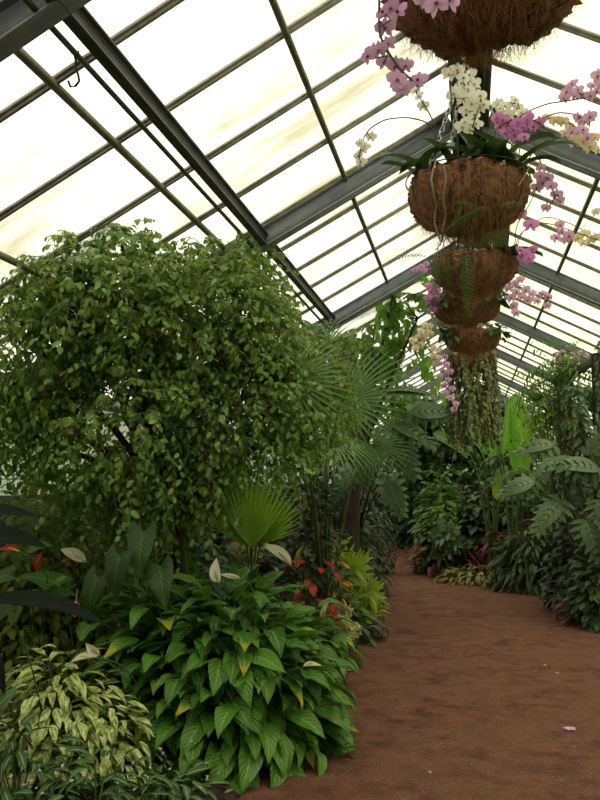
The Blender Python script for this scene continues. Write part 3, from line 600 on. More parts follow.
# ---- left bed, behind
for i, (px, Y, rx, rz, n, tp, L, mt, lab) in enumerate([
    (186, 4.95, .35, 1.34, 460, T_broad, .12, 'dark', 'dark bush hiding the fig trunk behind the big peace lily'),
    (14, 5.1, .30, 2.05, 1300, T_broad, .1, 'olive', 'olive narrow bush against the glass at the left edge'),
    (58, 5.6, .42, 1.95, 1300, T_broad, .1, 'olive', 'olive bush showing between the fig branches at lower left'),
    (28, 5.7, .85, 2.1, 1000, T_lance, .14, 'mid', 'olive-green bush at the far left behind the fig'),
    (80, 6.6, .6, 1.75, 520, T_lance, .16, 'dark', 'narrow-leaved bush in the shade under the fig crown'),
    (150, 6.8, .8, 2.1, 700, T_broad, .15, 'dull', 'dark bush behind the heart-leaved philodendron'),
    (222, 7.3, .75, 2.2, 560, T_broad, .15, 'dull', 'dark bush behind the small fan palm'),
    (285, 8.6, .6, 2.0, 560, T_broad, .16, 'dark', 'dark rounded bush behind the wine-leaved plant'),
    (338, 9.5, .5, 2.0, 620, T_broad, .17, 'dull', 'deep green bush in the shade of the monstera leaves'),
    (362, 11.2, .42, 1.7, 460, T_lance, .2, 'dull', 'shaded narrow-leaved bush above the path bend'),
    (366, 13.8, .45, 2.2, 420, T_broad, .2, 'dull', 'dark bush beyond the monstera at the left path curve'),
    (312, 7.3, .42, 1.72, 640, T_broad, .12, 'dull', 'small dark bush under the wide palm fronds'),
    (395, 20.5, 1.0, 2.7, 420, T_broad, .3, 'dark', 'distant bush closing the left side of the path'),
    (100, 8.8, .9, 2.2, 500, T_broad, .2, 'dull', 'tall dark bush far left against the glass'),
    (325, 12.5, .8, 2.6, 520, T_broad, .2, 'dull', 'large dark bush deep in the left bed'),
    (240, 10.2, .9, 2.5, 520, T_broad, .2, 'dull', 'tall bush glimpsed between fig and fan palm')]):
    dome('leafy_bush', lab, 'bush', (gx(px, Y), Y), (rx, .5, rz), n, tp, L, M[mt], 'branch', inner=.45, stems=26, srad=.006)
# ---- right bed
rl = [(at(545, 462, 9.6), (.8, -.5, .0), (-.1, -.75, .8), .62, .62), (at(600, 470, 9.5), (-.6, -.4, .3), (0, -.8, .8), .6, .6), (at(560, 500, 9.5), (-.5, -.5, -.45), (-.1, -1, .6), .55, .55), (at(585, 520, 9.3), (.2, -.6, -.6), (0, -1, .5), .5, .5),
      (at(590, 455, 9.9), (.5, -.3, .5), (0, -1, .5), .6, .6), (at(555, 445, 10.0), (-.8, -.2, .1), (0, -.8, .8), .5, .5), (at(535, 480, 9.8), (-.8, -.4, -.2), (0, -.9, .7), .5, .5), (at(600, 500, 9.3), (.1, -.6, -.4), (0, -1, .6), .5, .5)]
rosette('monstera', 'large monstera with slit leaves on the right beside the path', 'plant', (1.65, 10.2), rl, T_mon, M['grey'], .012)
for nm, lab, px, Y, rad, n, tp, L, mt, kw in [
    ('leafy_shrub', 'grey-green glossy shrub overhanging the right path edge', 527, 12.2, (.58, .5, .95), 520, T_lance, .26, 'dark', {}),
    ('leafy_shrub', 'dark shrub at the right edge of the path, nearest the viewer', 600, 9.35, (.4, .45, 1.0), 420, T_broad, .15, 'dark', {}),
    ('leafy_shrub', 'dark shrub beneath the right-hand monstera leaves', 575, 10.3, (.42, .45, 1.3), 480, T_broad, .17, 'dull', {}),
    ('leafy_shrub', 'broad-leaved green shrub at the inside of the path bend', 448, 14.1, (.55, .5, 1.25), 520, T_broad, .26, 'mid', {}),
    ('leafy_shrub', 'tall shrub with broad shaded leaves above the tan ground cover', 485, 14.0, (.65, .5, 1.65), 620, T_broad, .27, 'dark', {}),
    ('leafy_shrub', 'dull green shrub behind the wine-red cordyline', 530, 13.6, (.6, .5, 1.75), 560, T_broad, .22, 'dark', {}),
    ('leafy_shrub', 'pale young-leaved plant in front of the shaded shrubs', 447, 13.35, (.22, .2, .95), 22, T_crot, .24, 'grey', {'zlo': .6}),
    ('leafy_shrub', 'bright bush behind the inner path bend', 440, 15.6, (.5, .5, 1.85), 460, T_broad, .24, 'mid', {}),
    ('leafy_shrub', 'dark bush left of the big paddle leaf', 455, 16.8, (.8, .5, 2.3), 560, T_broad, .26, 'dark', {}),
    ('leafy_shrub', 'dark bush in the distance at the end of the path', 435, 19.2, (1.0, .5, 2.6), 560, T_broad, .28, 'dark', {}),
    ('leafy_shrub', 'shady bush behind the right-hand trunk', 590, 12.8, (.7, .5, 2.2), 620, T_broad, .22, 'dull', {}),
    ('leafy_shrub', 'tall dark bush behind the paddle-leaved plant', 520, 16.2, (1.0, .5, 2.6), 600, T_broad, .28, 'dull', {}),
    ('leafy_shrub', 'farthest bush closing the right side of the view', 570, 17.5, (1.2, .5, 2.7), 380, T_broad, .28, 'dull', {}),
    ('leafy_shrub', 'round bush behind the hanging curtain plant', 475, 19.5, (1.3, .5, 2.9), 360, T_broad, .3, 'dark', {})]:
    dome(nm, lab, 'shrub', (gx(px, Y), Y), rad, n, tp, L, M[mt], 'branch', stems=24, srad=.006, **({'inner': .5} | kw))
dome('cordyline', 'cordyline with wine-red strap leaves in the right bed', 'plant', (gx(505, 13.1), 13.1), (.36, .3, .95), 60, T_wstrap, .42, M['wine'], inner=.6, zlo=.35, down=.4)
dome('cordyline', 'small crimson-leaved cordyline low beside the path bend', 'plant', (gx(428, 13.9), 13.7), (.22, .2, .52), 34, T_wstrap, .32, M['pinkred'], inner=.5, zlo=.3, down=.2)
dome('cordyline', 'dark wine plant behind the tan ground cover', 'plant', (gx(455, 13.6), 13.6), (.4, .25, .62), 50, T_wstrap, .35, M['wine'], inner=.5, zlo=.2, down=.4)
dome('cordyline', 'small purple-leaved plant at the right corner of the path', 'plant', (gx(572, 9.5), 9.35), (.2, .2, .35), 40, T_wstrap, .22, M['wine'], inner=.4)
dome('ground_cover', 'straw-green ground cover spilling onto the path bend', 'plant', (gx(477, 13.1), 12.75), (.70, .28, .30), 360, T_agl, .16, M['tan'], inner=.5, down=.5)
dome('bromeliad', 'reddish bromeliad cluster low on the right-hand trunk', 'plant', (gx(562, 10.6), 10.65, 2.02), (.26, .2, .28), 60, T_strap, .34, M['wine'], inner=.2, down=.1)
# paddle-leaved plant
pl = [(at(524, 452, 12.3), (-.14, -.05, 1), (-.15, -1, .0), .95, .9), (at(516, 440, 12.2), (.15, -.3, -.9), (.2, -1, -.3), .55, .9), (at(502, 455, 12.3), (.3, -.1, 1), (.8, -.7, .1), .8, .5), (at(497, 455, 12.3), (-.6, -.2, .6), (.2, -1, .3), .5, .7)]
rosette('paddle_leaved_plant', 'plant with a tall bright green paddle leaf standing upright', 'plant', (gx(510, 12.5), 12.5), pl, [T_banana[0]], M['bright'], .015)
pl = [(at(497, 458, 12.7), (.35, -.1, 1), (1, -.4, .1), 1.0, .7), (at(484, 462, 12.8), (-.2, -.1, 1), (.8, -.7, .1), 1.0, .25), (at(470, 455, 12.8), (-.7, -.3, .55), (0, -.8, .6), .7, .6), (at(505, 465, 12.7), (-.2, -.4, -.5), (0, -.8, .6), .6, .6)]
rosette('paddle_leaved_plant', 'darker paddle-leaved plant with a folded leaf behind the bright one', 'plant', (gx(490, 13.0), 13.0), pl, T_banana, M['mid'], .015)
fl = [(at(520, 470, 11.6), (-.6+.3*i, -.5, .25-.12*abs(i-2)), (0, -.4, 1), .65) for i in range(5)]
rosette('fern', 'fern arching out under the paddle leaves', 'fern', (gx(520, 12.), 11.9), fl, T_fern, M['mid'], .005, partname='frond')
# trunks on the right
m = MB(); TY = 10.4; c = gx(605, TY)
m.tube([(c+.06, TY, -.03), (c+.03, TY, 1.2), (c+.01, TY, 2.4), (c-.0, TY, 3.25)], [.17, .15, .12, .11], 10); t1 = empty('dead_tree', (c, TY, 0), 'dark mossy tree at the right edge with a bare side branch', 'tree')
m.out('trunk', M['moss'], t1, off=(c, TY, 0)); m = MB(); m.tube([(c, TY, 3.0), at(598, 355, TY), at(588, 364, TY), at(577, 372, TY), at(570, 380, TY)], [.06, .07, .06, .05, .03], 8)
m.out('branch', M['moss'], t1, off=(c, TY, 0))
c2 = gx(567, 11.2); t2 = empty('tree_fern_trunk', (c2, 11.2, 0), 'short upright dark trunk holding a pale orchid on top', 'trunk')
m = MB(); m.tube([(c2, 11.2, -.03), (c2+.02, 11.2, 1.5), (c2-.01, 11.2, 2.6), at(567, 360, 11.2)], [.12, .10, .10, .12], 10); m.out('trunk', M['moss'], t2, off=(c2, 11.2, 0))
def vine(name, label, cx, cy, z0, z1, r, n, tpls, L, mat, cat='vine', srad=.004, hang=1.):
    """leafy strands hanging/climbing around an upright axis"""
    root = empty(name, (cx, cy, z0), label, cat); m = MB(); b = MB(); ns = max(6, n//65)
    for i in range(ns):
        a = 2*PI*i/ns+R.random()*.4; rr = r*(.75+.35*R.random()); k = n//ns; t = np.sort(rng.random(k)); h0 = z0+(z1-z0)*R.random()*.25
        zz = h0+(z1-h0)*t; x = cx+np.cos(a+.25*np.sin(t*5+i))*rr; y = cy+np.sin(a+.25*np.sin(t*5+i))*rr
        P = np.stack([x, y, zz], -1); U = np.stack([np.cos(a)+0*t, np.sin(a)+0*t, 0*t], -1)
        v = np.arange(k) % len(tpls)
        for q in range(len(tpls)):
            w = v == q; m.place(tpls[q], P[w], unit(U[w]*.8-np.array([0, 0, hang])+rv(w.sum())*.5), unit(U[w]+np.array([0, 0, .5])+rv(w.sum())*.3), L*rng.uniform(.7, 1.2, w.sum()))
        b.tube(P[::max(1, k//10)] if k > 12 else P, srad, 4)
    m.out('foliage', mat, root, off=(cx, cy, z0)); b.out('stem', M['stem'], root, off=(cx, cy, z0)); return root
vine('climbing_vine', 'small-leaved vine clothing the dark trunk at the right edge', c, 9.0, 1.0, 3.2, .24, 1800, T_small, .1, M['dark'])
vine('climbing_vine', 'grey-green vine on the short trunk behind the yellow-green shrub', gx(585, 10.3), 10.3, 1.0, 2.85, .30, 1700, T_small, .09, M['grey'])
# feathery plant
crown_tree('yellow_green_shrub', 'light yellow-green shrub beside the short dark trunk', 'shrub', (gx(553, 10.9), 10.9, 0), [lump(550, 430, 18, 22, 10.8, .2), lump(560, 415, 12, 16, 10.8, .2), lump(545, 408, 12, 14, 10.9, .2)],
    150, [T_lance[0], T_small[0]], .085, M['lime'], .02, 8, .22, .5)
crown_tree('feathery_shrub', 'tall airy shrub with narrow leaves left of the short trunk', 'shrub', (gx(547, 11.3), 11.3, 0), [lump(556, 360, 14, 14, 10.6, .2), lump(550, 385, 16, 18, 10.6, .2), lump(545, 410, 14, 14, 10.6, .2), lump(572, 385, 14, 24, 10.7, .2)],
    150, [T_lance[0], T_lance[1]], .13, M['mid'], .02, 8, .3, .4, nbr=30)
dome('tree_leaves_bush', 'high leafy bush behind the lowest baskets', 'bush', (gx(520, 15.0), 15.0), (.8, .5, 2.95), 300, T_broad, .24, M['mid'], 'branch', zlo=.6, inner=.7)
# grass at the far end of the path
m = MB(); k = 2600; X_ = rng.uniform(-3.2, -.9, k); Y_ = rng.uniform(17.6, 21, k); kk = (X_ < edge(Lp, Y_)+.1)
P = np.stack([X_, Y_, 0*X_+.02], -1)[kk]; m.place(blade(.1, o_narrow, 2, 2, .6, .1), P, unit(np.array([0, 0, 1.])+rv(len(P))*.5), unit(rv(len(P))+[0, -1, 0]), .14, .5)
tag(m.out('grass', M['grass']), 'bright green grass at the far end of the path', 'grass', kind='stuff')
m = MB(); k = 3200; X_ = np.concatenate([rng.uniform(-3.3, -.9, k//2), rng.uniform(-.6, 3.4, k//2)]); Y_ = rng.uniform(3, 19, k); ins = np.minimum(X_-edge(Lp, Y_), edge(Rp, Y_)-X_)
kk = ins < .03
P = np.stack([X_, Y_, 0*X_+.055], -1)[kk]; m.place(T_small[0], P, unit(rv(len(P))*[1, 1, .15]), unit(np.array([0, 0, 1.])+rv(len(P))*.5), .05)
tag(m.out('leaf_litter', M['tan']), 'fallen dry leaves on the soil of the beds', 'leaf litter', kind='stuff')

# ------------------------------------------------------------------ hanging baskets
BR = .25
def basket(label, px, Y, seed):
    ztop = 2.84 if Y < 4 else (2.885 if Y < 5 else 2.94)
    cx = gx(px, Y); root = empty('hanging_basket', (cx, Y, ztop), label, 'hanging basket', 'coir hanging baskets in a row under the ridge')
    rg = np.random.default_rng(seed); ph = rg.random(8)*6.28
    prof = [(.02, -.188), (.09, -.195), (.145, -.19), (.19, -.172), (.222, -.14), (.24, -.10), (.25, -.06), (.254, -.025), (.25, 0), (.235, .008), (.22, -.01), (.2, -.04), (.01, -.045)]
    prof = [(u*.96, w*(.95 if Y < 4 else .84)) for u, w in prof]
    pr = np.interp(np.linspace(0, 12, 49), range(13), [p[0] for p in prof]), np.interp(np.linspace(0, 12, 49), range(13), [p[1] for p in prof])
    def fn(V, a):
        rib = -.017*np.abs(np.cos(a*8+ph[0]+.4*np.sin(a*3)))**6+.006*np.sin(a*17+ph[1])+.005*np.sin(a*31+ph[2])+.008*np.sin(a*3+ph[3])
        n_, k_ = V.shape[:2]; s = 1+(rib[None, :]+rg.normal(size=(n_, k_))*.0045)/.2
        V[..., 0] *= s; V[..., 1] *= s; V[..., 2] += rg.normal(size=(n_, k_))*.003+.008*np.sin(a*5+ph[4])[None, :]; return V
    m = MB(); m.lathe(np.stack(pr, -1), k=110, fn=fn); m.out('coir_liner', M['coir'], root)
    k = 4200; a = rg.random(k)*2*PI; zi = rg.random(k)*8; rr = np.interp(zi, range(9), [p[0] for p in prof[:9]]); zz = np.interp(zi, range(9), [p[1] for p in prof[:9]])
    U = np.stack([np.cos(a), np.sin(a), 0*a], -1); P = U*rr[:, None]*.985; P[:, 2] = zz
    nn = unit(U*(.4+rr[:, None])+np.array([0, 0, -.4])*(zi < 4)[:, None]); D = unit(np.stack([0*a, 0*a, -1+0*a], -1)+rg.normal(size=(k, 3))*.4+nn*.22)
    f = MB(); f.place(blade(.03, lambda t: 1-.6*t, 3, 1, .9, 0), P, D, nn, rg.uniform(.03, .09, k), .035); fb = f.out('coir_fibres', M['fibre'], root); tag(fb, kind='stuff')
    m = MB(); t = np.linspace(0, 2*PI, 41)
    for rz, zz in ((.252, .010),): m.tube(np.stack([np.cos(t)*rz, np.sin(t)*rz, 0*t+zz], -1), .003, 5)
    for i in range(14):
        a = 2*PI*i/14; pts = [(math.cos(a)*(r-.001), math.sin(a)*(r-.001), z) for r, z in prof[1:9]]; m.tube(pts, .002, 4)
    m.out('wire_frame', M['iron'], root)
    def chain(p, q, nm='chain', step=.026):
        p = np.asarray(p, float); q = np.asarray(q, float); L = np.linalg.norm(q-p); d = (q-p)/L; cm = MB(); u = unit(np.cross(d, [.3, .9, .1])); v = np.cross(d, u); tt = np.linspace(0, 2*PI, 9)
        for i in range(int(L/step)):
            c_ = p+d*step*(i+.5); s_ = u if i % 2 else v
            cm.tube([c_+d*math.cos(x)*.018+s_*math.sin(x)*.0085 for x in tt], .0028, 4)
        cm.out(nm, M['chain'], root)
    ap = (0, 0, .52)
    for i in range(3):
        a = 2*PI*i/3+.5+seed; chain((math.cos(a)*.255, math.sin(a)*.255, 0), ap)
    chain(ap, (0, 0, ZR-.17-ztop), 'chain'); return root, cx
bk = {}
for i, (lab, px, Y) in enumerate([('nearest and largest-looking coir basket at the top of the view', 497, 1.72), ('second coir basket from the viewer, carrying the white orchids', 474, 3.17), ('third coir basket, with a fern frond hanging over its front', 479, 4.5),
                                  ('fourth coir basket, with magenta orchids on its left and right', 471, 5.7), ('fifth and smallest-looking coir basket, lowest in the row', 476, 7.0), ('sixth basket, hidden under a curtain of trailing leaves', 474, 8.3)]):
    bk[i] = basket(lab, px, Y, 11+i)
vine('trailing_plant', 'curtain of small round grey-green leaves trailing from the sixth basket', bk[5][1], 8.3, 1.92, 2.97, .25, 3600, T_small, .05, M['curtain'], 'plant', .003)
# aerial roots, fern, leaves on the baskets
def strand(name, label, cat, pts, r, mat):
    P = np.array([at(*p) for p in pts]); t = np.linspace(0, len(P)-1, len(P)*4); Q = np.stack([np.interp(t, range(len(P)), P[:, i]) for i in range(3)], -1)
    Q[1:-1] = (Q[:-2]+Q[1:-1]*2+Q[2:])/4; return Q
def roots(root, lists, r=.0035, off=None):
    b = MB()
    for l in lists: b.tube(strand('', '', '', l, r, None), r, 5)
    return b.out('aerial_root', M['root'], root, off=tuple(root.location))
rt2 = bk[1][0]
y2 = 2.9
# orchids
def orchid_tpl(sz=1.):
    w = blade(.95, o_round, 5, 4, .3, -.1, .02); s_ = blade(.5, o_ell, 4, 2, .3, .1); ps = []
    for a, tp, L in ((1.25, w, .52), (-1.25, w, .52), (0, s_, .5), (2.45, s_, .46), (-2.45, s_, .46)): ps.append((tp, (0, 0, .0 if tp is s_ else .03), (math.sin(a), math.cos(a), .0), (0, 0, 1), L))
    return comp(ps)
T_orc = orchid_tpl(); FM = {}
def flower_mesh(key, mat, lip):
    if key in FM: return FM[key]
    m = MB(); m.place(T_orc, [(0, 0, 0)], [(0, 1, 0)], [(0, 0, 1)], 1.); a = m.out('flower', M[mat]); me = a.data; bpy.data.objects.remove(a)
    l = MB(); l.place(blade(.7, o_heart, 4, 4, 1.2, .6, 0, 3, .6), [(0, -.02, .03)], [(0, -.8, .7)], [(0, .7, .8)], .3); l.tube([(0, 0, 0), (0, -.01, .07), (0, -.04, .13)], [.07, .07, .04], 6)
    b = l.out('lip', M[lip]); ml = b.data; bpy.data.objects.remove(b); FM[key] = (me, ml); return FM[key]
from mathutils import Matrix
def orchid(label, rootp, spikes, col, size=.075, leaves=(), group=None, nm='moth_orchid'):
    """spikes: list of (stem points (px,py,Y), flowers (px,py[,dY]))"""
    rootp = np.asarray(rootp, float); root = empty(nm, rootp, label, 'orchid', group)
    me, ml = flower_mesh(col, {'pink': 'pinkfl', 'mag': 'magfl', 'white': 'whitefl', 'peach': 'peachfl'}[col], 'lipy' if col in ('white', 'peach') else 'lip')
    for pts, fls in spikes:
        Q = np.concatenate([[rootp], [at(*p) for p in pts]]); t = np.linspace(0, len(Q)-1, len(Q)*4); C = np.stack([np.interp(t, range(len(Q)), Q[:, i]) for i in range(3)], -1)
        for _ in range(2): C[1:-1] = (C[:-2]+C[1:-1]*2+C[2:])/4
        b = MB(); b.tube(C, .0028, 5)
        fp = []
        for f in fls:
            Yf = np.interp(f[0], *zip(*sorted((p[0], p[2]) for p in pts)))+(f[2] if len(f) > 2 else R.uniform(-.05, .03)); P = at(f[0], f[1], Yf); j = np.argmin(np.linalg.norm(C-P, axis=1)); b.tube([C[j], P+[0, .012, 0]], .0016, 4); fp.append(P)
        sp_ = b.out('flower_spike', M['spike'], root, off=rootp)
        for P in fp:
            z = unit(np.array([R.uniform(-.8, .8), -1., R.uniform(-.55, .25)])); y = unit(np.array([R.uniform(-.3, .3), 0, 1.])); x = unit(np.cross(y, z)); y = np.cross(z, x); s_ = size*R.uniform(.85, 1.15)
            o = bpy.data.objects.new('flower', me); COL.objects.link(o); o.parent = root
            Mx = Matrix([[*(np.array([x[i], y[i], z[i]])*s_), (P-rootp)[i]] for i in range(3)]+[[0, 0, 0, 1]]); o.matrix_local = Mx
            q = bpy.data.objects.new('lip', ml); COL.objects.link(q); q.parent = o
    if len(leaves):
        for P, D, N, L in leaves:
            m = MB(); m.place(T_orl[R.randrange(2)], [P], [D], [N], L); m.out('leaf', M['dark'], root, off=rootp)
    return root
T_orl = [blade(.44, lambda t: min(1, .5+2*t)*math.sqrt(max(.002, 1-t**4)), 9, 4, d, .3, 0, 3, .3) for d in (.9, 1.5)]
def top(i, dx=0, dy=0): return (bk[i][1]+dx, bk[i][0].location[1]+dy, 2.83)
def olv(i, dx, dy, n=4, L=.28):
    c_ = np.array(top(i, dx, dy)); out = []
    for k in range(n):
        a = 2*PI*k/n+R.random(); d = (math.cos(a), math.sin(a)*.7-.2, .75); out.append((c_+np.array([0, 0, .0]), d, (-math.cos(a)*.6, -.3, .8), L*R.uniform(.75, 1.1)))
    return out
orchid('pink orchid spray hanging left of the nearest basket', top(0, -.14, -.08), [([(400, -30, 1.65), (383, -40, 1.62), (379, -5, 1.6), (379, 35, 1.6), (388, 52, 1.6), (400, 70, 1.6), (414, 82, 1.6)],
       [(391, 8), (383, 12), (398, 12), (385, 28), (379, 50), (368, 56), (373, 52), (384, 62), (396, 66), (406, 66), (397, 80), (402, 88), (418, 80), (388, 44)])], 'pink', .046, olv(0, -.14, -.05, 3))
orchid('pink orchid with one flower hanging over the front of the nearest basket', top(0, -.03, -.16), [([(440, -40, 1.5), (437, -12, 1.46), (438, -2, 1.45)], [(437, 3), (449, 0), (425, -4)])], 'pink', .055, olv(0, .05, -.1, 3))
orchid('white orchid with a dense upright cluster of blooms on the second basket', top(1, -.03, -.08), [([(458, 140, 3.05), (452, 105, 3.0), (450, 85, 3.), (458, 72, 3.)], [(449, 74), (457, 70), (463, 78), (470, 75), (460, 88), (468, 90), (475, 84), (454, 94), (463, 99), (474, 96)]),
       ([(470, 135, 3.05), (478, 110, 3.0), (482, 98, 3.)], [(472, 104), (480, 96), (484, 105), (466, 110), (474, 115), (465, 122), (476, 124), (469, 130), (462, 127), (480, 108)])], 'white', .066, olv(1, -.05, -.08, 5))
orchid('white orchid arching far out to the left of the second basket', top(1, -.16, -.05), [([(440, 140, 3.0), (428, 122, 2.98), (408, 117, 2.95), (385, 119, 2.9), (370, 128, 2.9), (362, 140, 2.9), (359, 158, 2.9)], [(371, 137), (360, 143), (363, 150), (358, 156), (361, 162), (365, 146)]),
       ([(438, 130, 3.0), (425, 105, 3.), (415, 92, 3.0), (421, 86, 3.)], [(415, 91), (419, 96), (423, 106)])], 'white', .05, olv(1, -.17, -.05, 5, .26))
orchid('cream-white orchid cluster right of the white blooms on the second basket', top(1, .06, .05), [([(490, 140, 3.2), (492, 118, 3.2), (505, 102, 3.2), (518, 104, 3.2)], [(498, 104), (505, 106), (512, 105), (518, 108), (502, 113), (509, 115), (515, 100), (522, 113)])], 'white', .06, olv(1, .08, .05, 3))
orchid('magenta orchid cluster low on the right of the second basket', top(1, .10, -.1), [([(492, 145, 3.0), (496, 128, 3.0), (515, 118, 3.), (535, 120, 3.), (545, 128, 3.)], [(497, 118), (503, 120), (500, 127), (508, 125), (505, 133), (513, 130), (518, 122), (523, 128), (527, 120), (533, 127), (530, 116), (515, 136), (540, 122), (524, 137)])], 'mag', .055, olv(1, .1, -.1, 4))
orchid('pink orchid reaching up to the right frame edge above the second basket', top(1, .16, -.05), [([(505, 140, 3.1), (520, 115, 3.05), (545, 104, 3.), (565, 101, 3.), (585, 98, 3.), (602, 92, 3.)], [(567, 92), (572, 84), (575, 96), (564, 98), (578, 90), (592, 86), (597, 92), (601, 84), (590, 96), (598, 76)]),
       ([(520, 130, 3.05), (555, 112, 3.), (575, 114, 3.), (590, 122, 3.)], [(578, 118), (585, 122), (583, 130), (590, 117), (572, 132), (588, 138)])], 'pink', .055, olv(1, .18, -.05, 4, .28))
orchid('peach orchid trailing right at the edge of the view', top(1, .2, 0), [([(520, 140, 3.2), (540, 118, 3.15), (560, 118, 3.1), (578, 128, 3.1), (590, 142, 3.1)], [(548, 118), (555, 121), (563, 122), (570, 127), (577, 134), (583, 141), (590, 147), (574, 142), (595, 138), (565, 133), (598, 150)])], 'peach', .055, ())
orchid('pink orchid drooping below the right rim of the second basket', top(1, .22, -.04), [([(532, 150, 3.1), (540, 160, 3.05), (548, 182, 3.), (556, 196, 3.), (548, 208, 3.)], [(541, 168), (540, 176), (548, 178), (551, 186), (537, 188), (543, 183), (557, 195), (560, 201), (546, 208)])], 'pink', .05, ())
orchid('single pink orchid flower standing between the second and third baskets', top(2, .16, -.1), [([(515, 245, 4.3), (516, 228, 4.25), (521, 216, 4.2)], [(521, 215), (531, 225)])], 'mag', .085, olv(2, .12, -.1, 3, .34))
orchid('pink and peach orchid spray stretching right of the third basket', top(2, .2, 0), [([(518, 235, 4.4), (535, 222, 4.35), (552, 224, 4.3), (575, 232, 4.3), (598, 240, 4.3)], [(562, 232), (569, 236), (560, 225), (566, 240), (556, 238)])], 'pink', .07, ())
orchid('peach orchid blooms at the right frame edge below the second basket', top(2, .22, .1), [([(520, 232, 4.5), (545, 215, 4.5), (575, 225, 4.4), (592, 236, 4.4)], [(578, 238), (585, 234), (591, 240), (583, 243), (596, 238), (596, 212)])], 'peach', .07, ())
orchid('pink orchid blooms tucked against the right rim of the third basket', top(2, .22, -.06), [([(520, 250, 4.3), (524, 252, 4.3)], [(520, 250), (527, 254), (533, 249), (529, 259), (522, 257)])], 'mag', .07, olv(2, .2, -.05, 3, .3))
orchid('small lilac orchid spray left of the third basket', top(2, -.2, -.05), [([(440, 262, 4.4), (432, 275, 4.4), (425, 266, 4.4)], [(415, 270), (421, 267), (426, 264), (424, 270)])], 'pink', .05, ())
orchid('dense magenta orchid head on the left of the fourth basket', top(3, -.2, -.05), [([(440, 300, 5.55), (434, 285, 5.5), (433, 300, 5.5)], [(429, 286), (435, 285), (431, 292), (437, 292), (428, 298), (434, 298), (439, 298), (431, 304), (437, 305), (432, 310)])], 'mag', .075, olv(3, -.15, -.08, 4, .3))
orchid('magenta orchid spray on the right of the fourth basket', top(3, .2, -.05), [([(505, 290, 5.5), (520, 284, 5.5), (540, 293, 5.5), (552, 299, 5.5)], [(509, 288), (515, 284), (520, 280), (516, 292), (522, 297), (511, 298), (514, 306), (516, 313), (528, 300), (532, 294), (537, 301), (543, 294), (548, 297), (547, 306), (526, 290)])], 'pink', .075, olv(3, .18, 0, 4, .3))
orchid('cream orchid head left of the fifth basket', top(4, -.24, -.05), [([(445, 325, 6.8), (430, 322, 6.8), (422, 335, 6.8), (415, 345, 6.8)], [(425, 325), (430, 326), (421, 331), (427, 332), (418, 337), (424, 338), (430, 334), (415, 343), (421, 345), (416, 348), (412, 340)])], 'peach', .08, olv(4, -.2, -.05, 5, .34))
orchid('peach and lilac orchid trailing left below the fifth basket', top(4, -.2, -.12), [([(448, 335, 6.7), (438, 348, 6.7), (436, 358, 6.7)], [(433, 348), (438, 350), (434, 356), (440, 358), (436, 364)])], 'peach', .08, ())
orchid('long lilac orchid spray hanging below the fifth basket', top(4, -.17, -.16), [([(449, 345, 6.65), (444, 360, 6.6), (444, 380, 6.6), (450, 400, 6.6), (456, 410, 6.6)], [(445, 357), (440, 364), (447, 365), (443, 372), (450, 372), (440, 377), (448, 380), (444, 386), (452, 389), (446, 393), (451, 398), (456, 404), (454, 409)])], 'pink', .07, ())
orchid('pale pink orchid growing on top of the short dark trunk', (c2, 11.1, 3.3), [([(570, 358, 10.9), (575, 352, 10.8), (581, 352, 10.7)], [(581, 353), (586, 355), (573, 354), (576, 359), (572, 364)]), ([(566, 360, 10.9), (560, 356, 10.8)], [(558, 356), (562, 353), (560, 361)])], 'pink', .1, ())
# leaves and fern on third basket
fl = [((top(2, -.04, -.24)[0], 4.26, 2.90), (0, -.35, -1), (0, -1, .1), .42), ((top(2, -.13, -.22)[0], 4.28, 2.90), (-.1, -.3, -1), (0, -1, .1), .33), ((top(2, -.2, -.2)[0], 4.33, 2.90), (-.1, -.3, -1), (0, -1, .1), .30),
      ((top(2, -.25, -.1)[0], 4.4, 2.90), (-1, -.3, .5), (0, -.3, 1), .34)]
rosette('boston_fern', 'fern hanging its fronds over the front of the third basket', 'fern', (top(2, -.05, -.1)[0], 4.4), fl, T_fern, M['mid'], .003, partname='frond', zb=2.9)
dome('maidenhair_fern', 'tuft of fine green fern between the third and fourth baskets', 'fern', (gx(480, 5.5), 5.5, 2.92), (.13, .12, .17), 260, T_small, .035, M['mid'], inner=.2, down=.3)
fl = [(at(462, 205, 2.95), (-.35, -.25, -.9), (.2, -1, .1), .11), (at(486, 206, 2.95), (-1, -.1, -.35), (0, -1, .3), .22), (at(455, 202, 2.95), (1, -.1, -.1), (0, -1, .3), .12), (at(500, 205, 2.95), (.6, -.1, .1), (0, -1, .3), .11)]
f_ = MB()
for i_, l_ in enumerate(fl): f_.place(T_fern[0], [l_[0]], [l_[1]], [l_[2]], l_[3])
tag(f_.out('small_fern', M['mid']), 'small yellow-green ferns rooted in the underside of the second basket', 'fern')
b = MB()
for l in ([(462, 152, 3.0), (455, 162, 2.9), (430+22, 178, 2.88), (434+2, 192, 2.9), (438, 200, 2.93), (436, 215, 2.95), (441, 235, 2.97)], [(444, 155, 2.9), (446, 170, 2.88), (444, 195, 2.9), (442, 215, 2.95), (446, 250, 3.0)]):
    pass
r2 = [[(436, 160, 2.90), (431, 178, 2.88), (433, 190, 2.88), (436, 205, 2.92), (434, 222, 2.95), (440, 240, 2.98)], [(444, 165, 2.88), (446, 180, 2.87), (443, 200, 2.9), (446, 215, 2.95), (442, 232, 2.98)]]
roots(bk[1][0], r2); rr_ = []
for i in range(22):
    x0 = R.uniform(438, 505); a = R.uniform(-14, 14); rr_.append([(x0, 218+R.uniform(-6, 4), 3.1), (x0+a*.5, 232, 3.15+R.uniform(-.1, .1)), (x0+a, 248+R.uniform(-4, 6), 3.25)])
roots(bk[1][0], rr_, .0018)
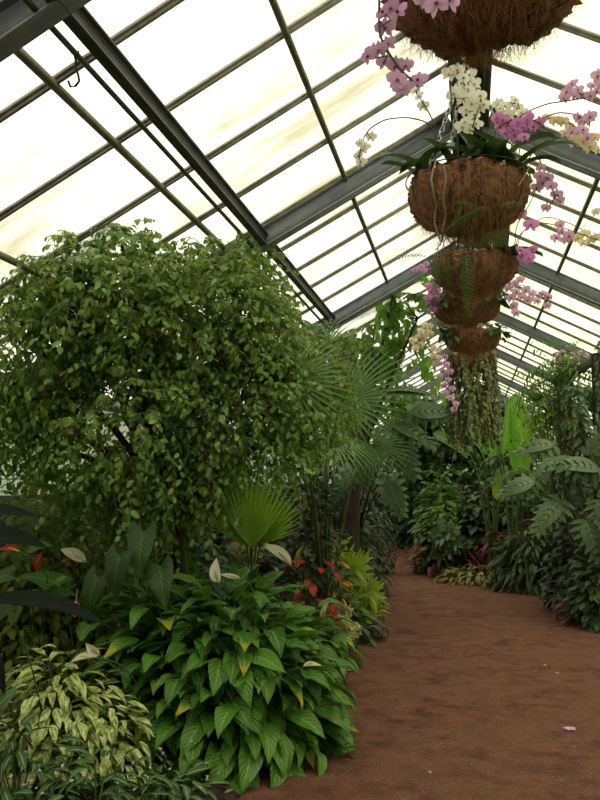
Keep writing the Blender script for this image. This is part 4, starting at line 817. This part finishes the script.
rr_ = [[(530, 165, 3.0), (524, 178, 2.98), (518, 186, 2.95)], [(512, 222, 3.2), (527, 210, 3.2), (545, 170, 3.1)]]
roots(bk[1][0], rr_, .0022)
for px_, Y_, lb in ((497, 5.5, 'small leafy plant at the right rim of the fourth basket'), (500, 6.82, 'small grey-green plant at the right rim of the fifth basket'), (452, 6.8, 'small leafy plant at the left rim of the fifth basket'), (450, 5.5, 'small leafy plant at the left rim of the fourth basket')):
    dome('basket_plant', lb, 'plant', (gx(px_, Y_), Y_, 2.86), (.09, .08, .13), 26, T_broad, .09, M['dark'], inner=.4, down=.7, stems=12, srad=.002)
# small things
m = MB(); q = hp; m.tube([q+[0, 0, .03], q+[0, 0, -.01], q+[.012, 0, -.035], q+[.018, 0, -.065], q+[.002, 0, -.085], q+[-.02, 0, -.085], q+[-.03, 0, -.06]], .005, 6)
m.tube([q+[0, 0, .02], q+[-.008, 0, .05], q+[0.01, 0, .062], q+[.012, 0, .03]], .004, 6)
tag(m.out('hook', M['iron']), 'black S-shaped hook hanging from the pipe beside the left girder', 'hook')
pp = at(570, 729, 5.0); pp = np.array([0, 0, CAMZ])+(pp-[0, 0, CAMZ])*(CAMZ-.02)/(CAMZ-pp[2])
m = MB()
for i in range(5): m.place(T_small[0], [pp], [(math.cos(i*1.256+.5), math.sin(i*1.256+.5), .2)], [(0.1, -.2, 1)], .045)
tag(m.out('fallen_petal', M['pinkfl']), 'fallen pink orchid flower lying on the gravel path', 'petal')
for i, (px, py) in enumerate([(545, 665), (557, 673), (350+0, 730), (430, 772)]):
    d = at(px, py, 5.0)-[0, 0, CAMZ]; P = np.array([0, 0, CAMZ])+d*(CAMZ-.016)/(-d[2]); m = MB()
    for k in range(3): m.place(T_small[0], [P], [(math.cos(k*2.3+i), math.sin(k*2.3+i), .2)], [(0, .2, 1)], .022 if i < 2 else .014)
    tag(m.out('fallen_petal', M['whitefl']), 'tiny white petal lying on the gravel path', 'petal', 'white petals scattered on the path')
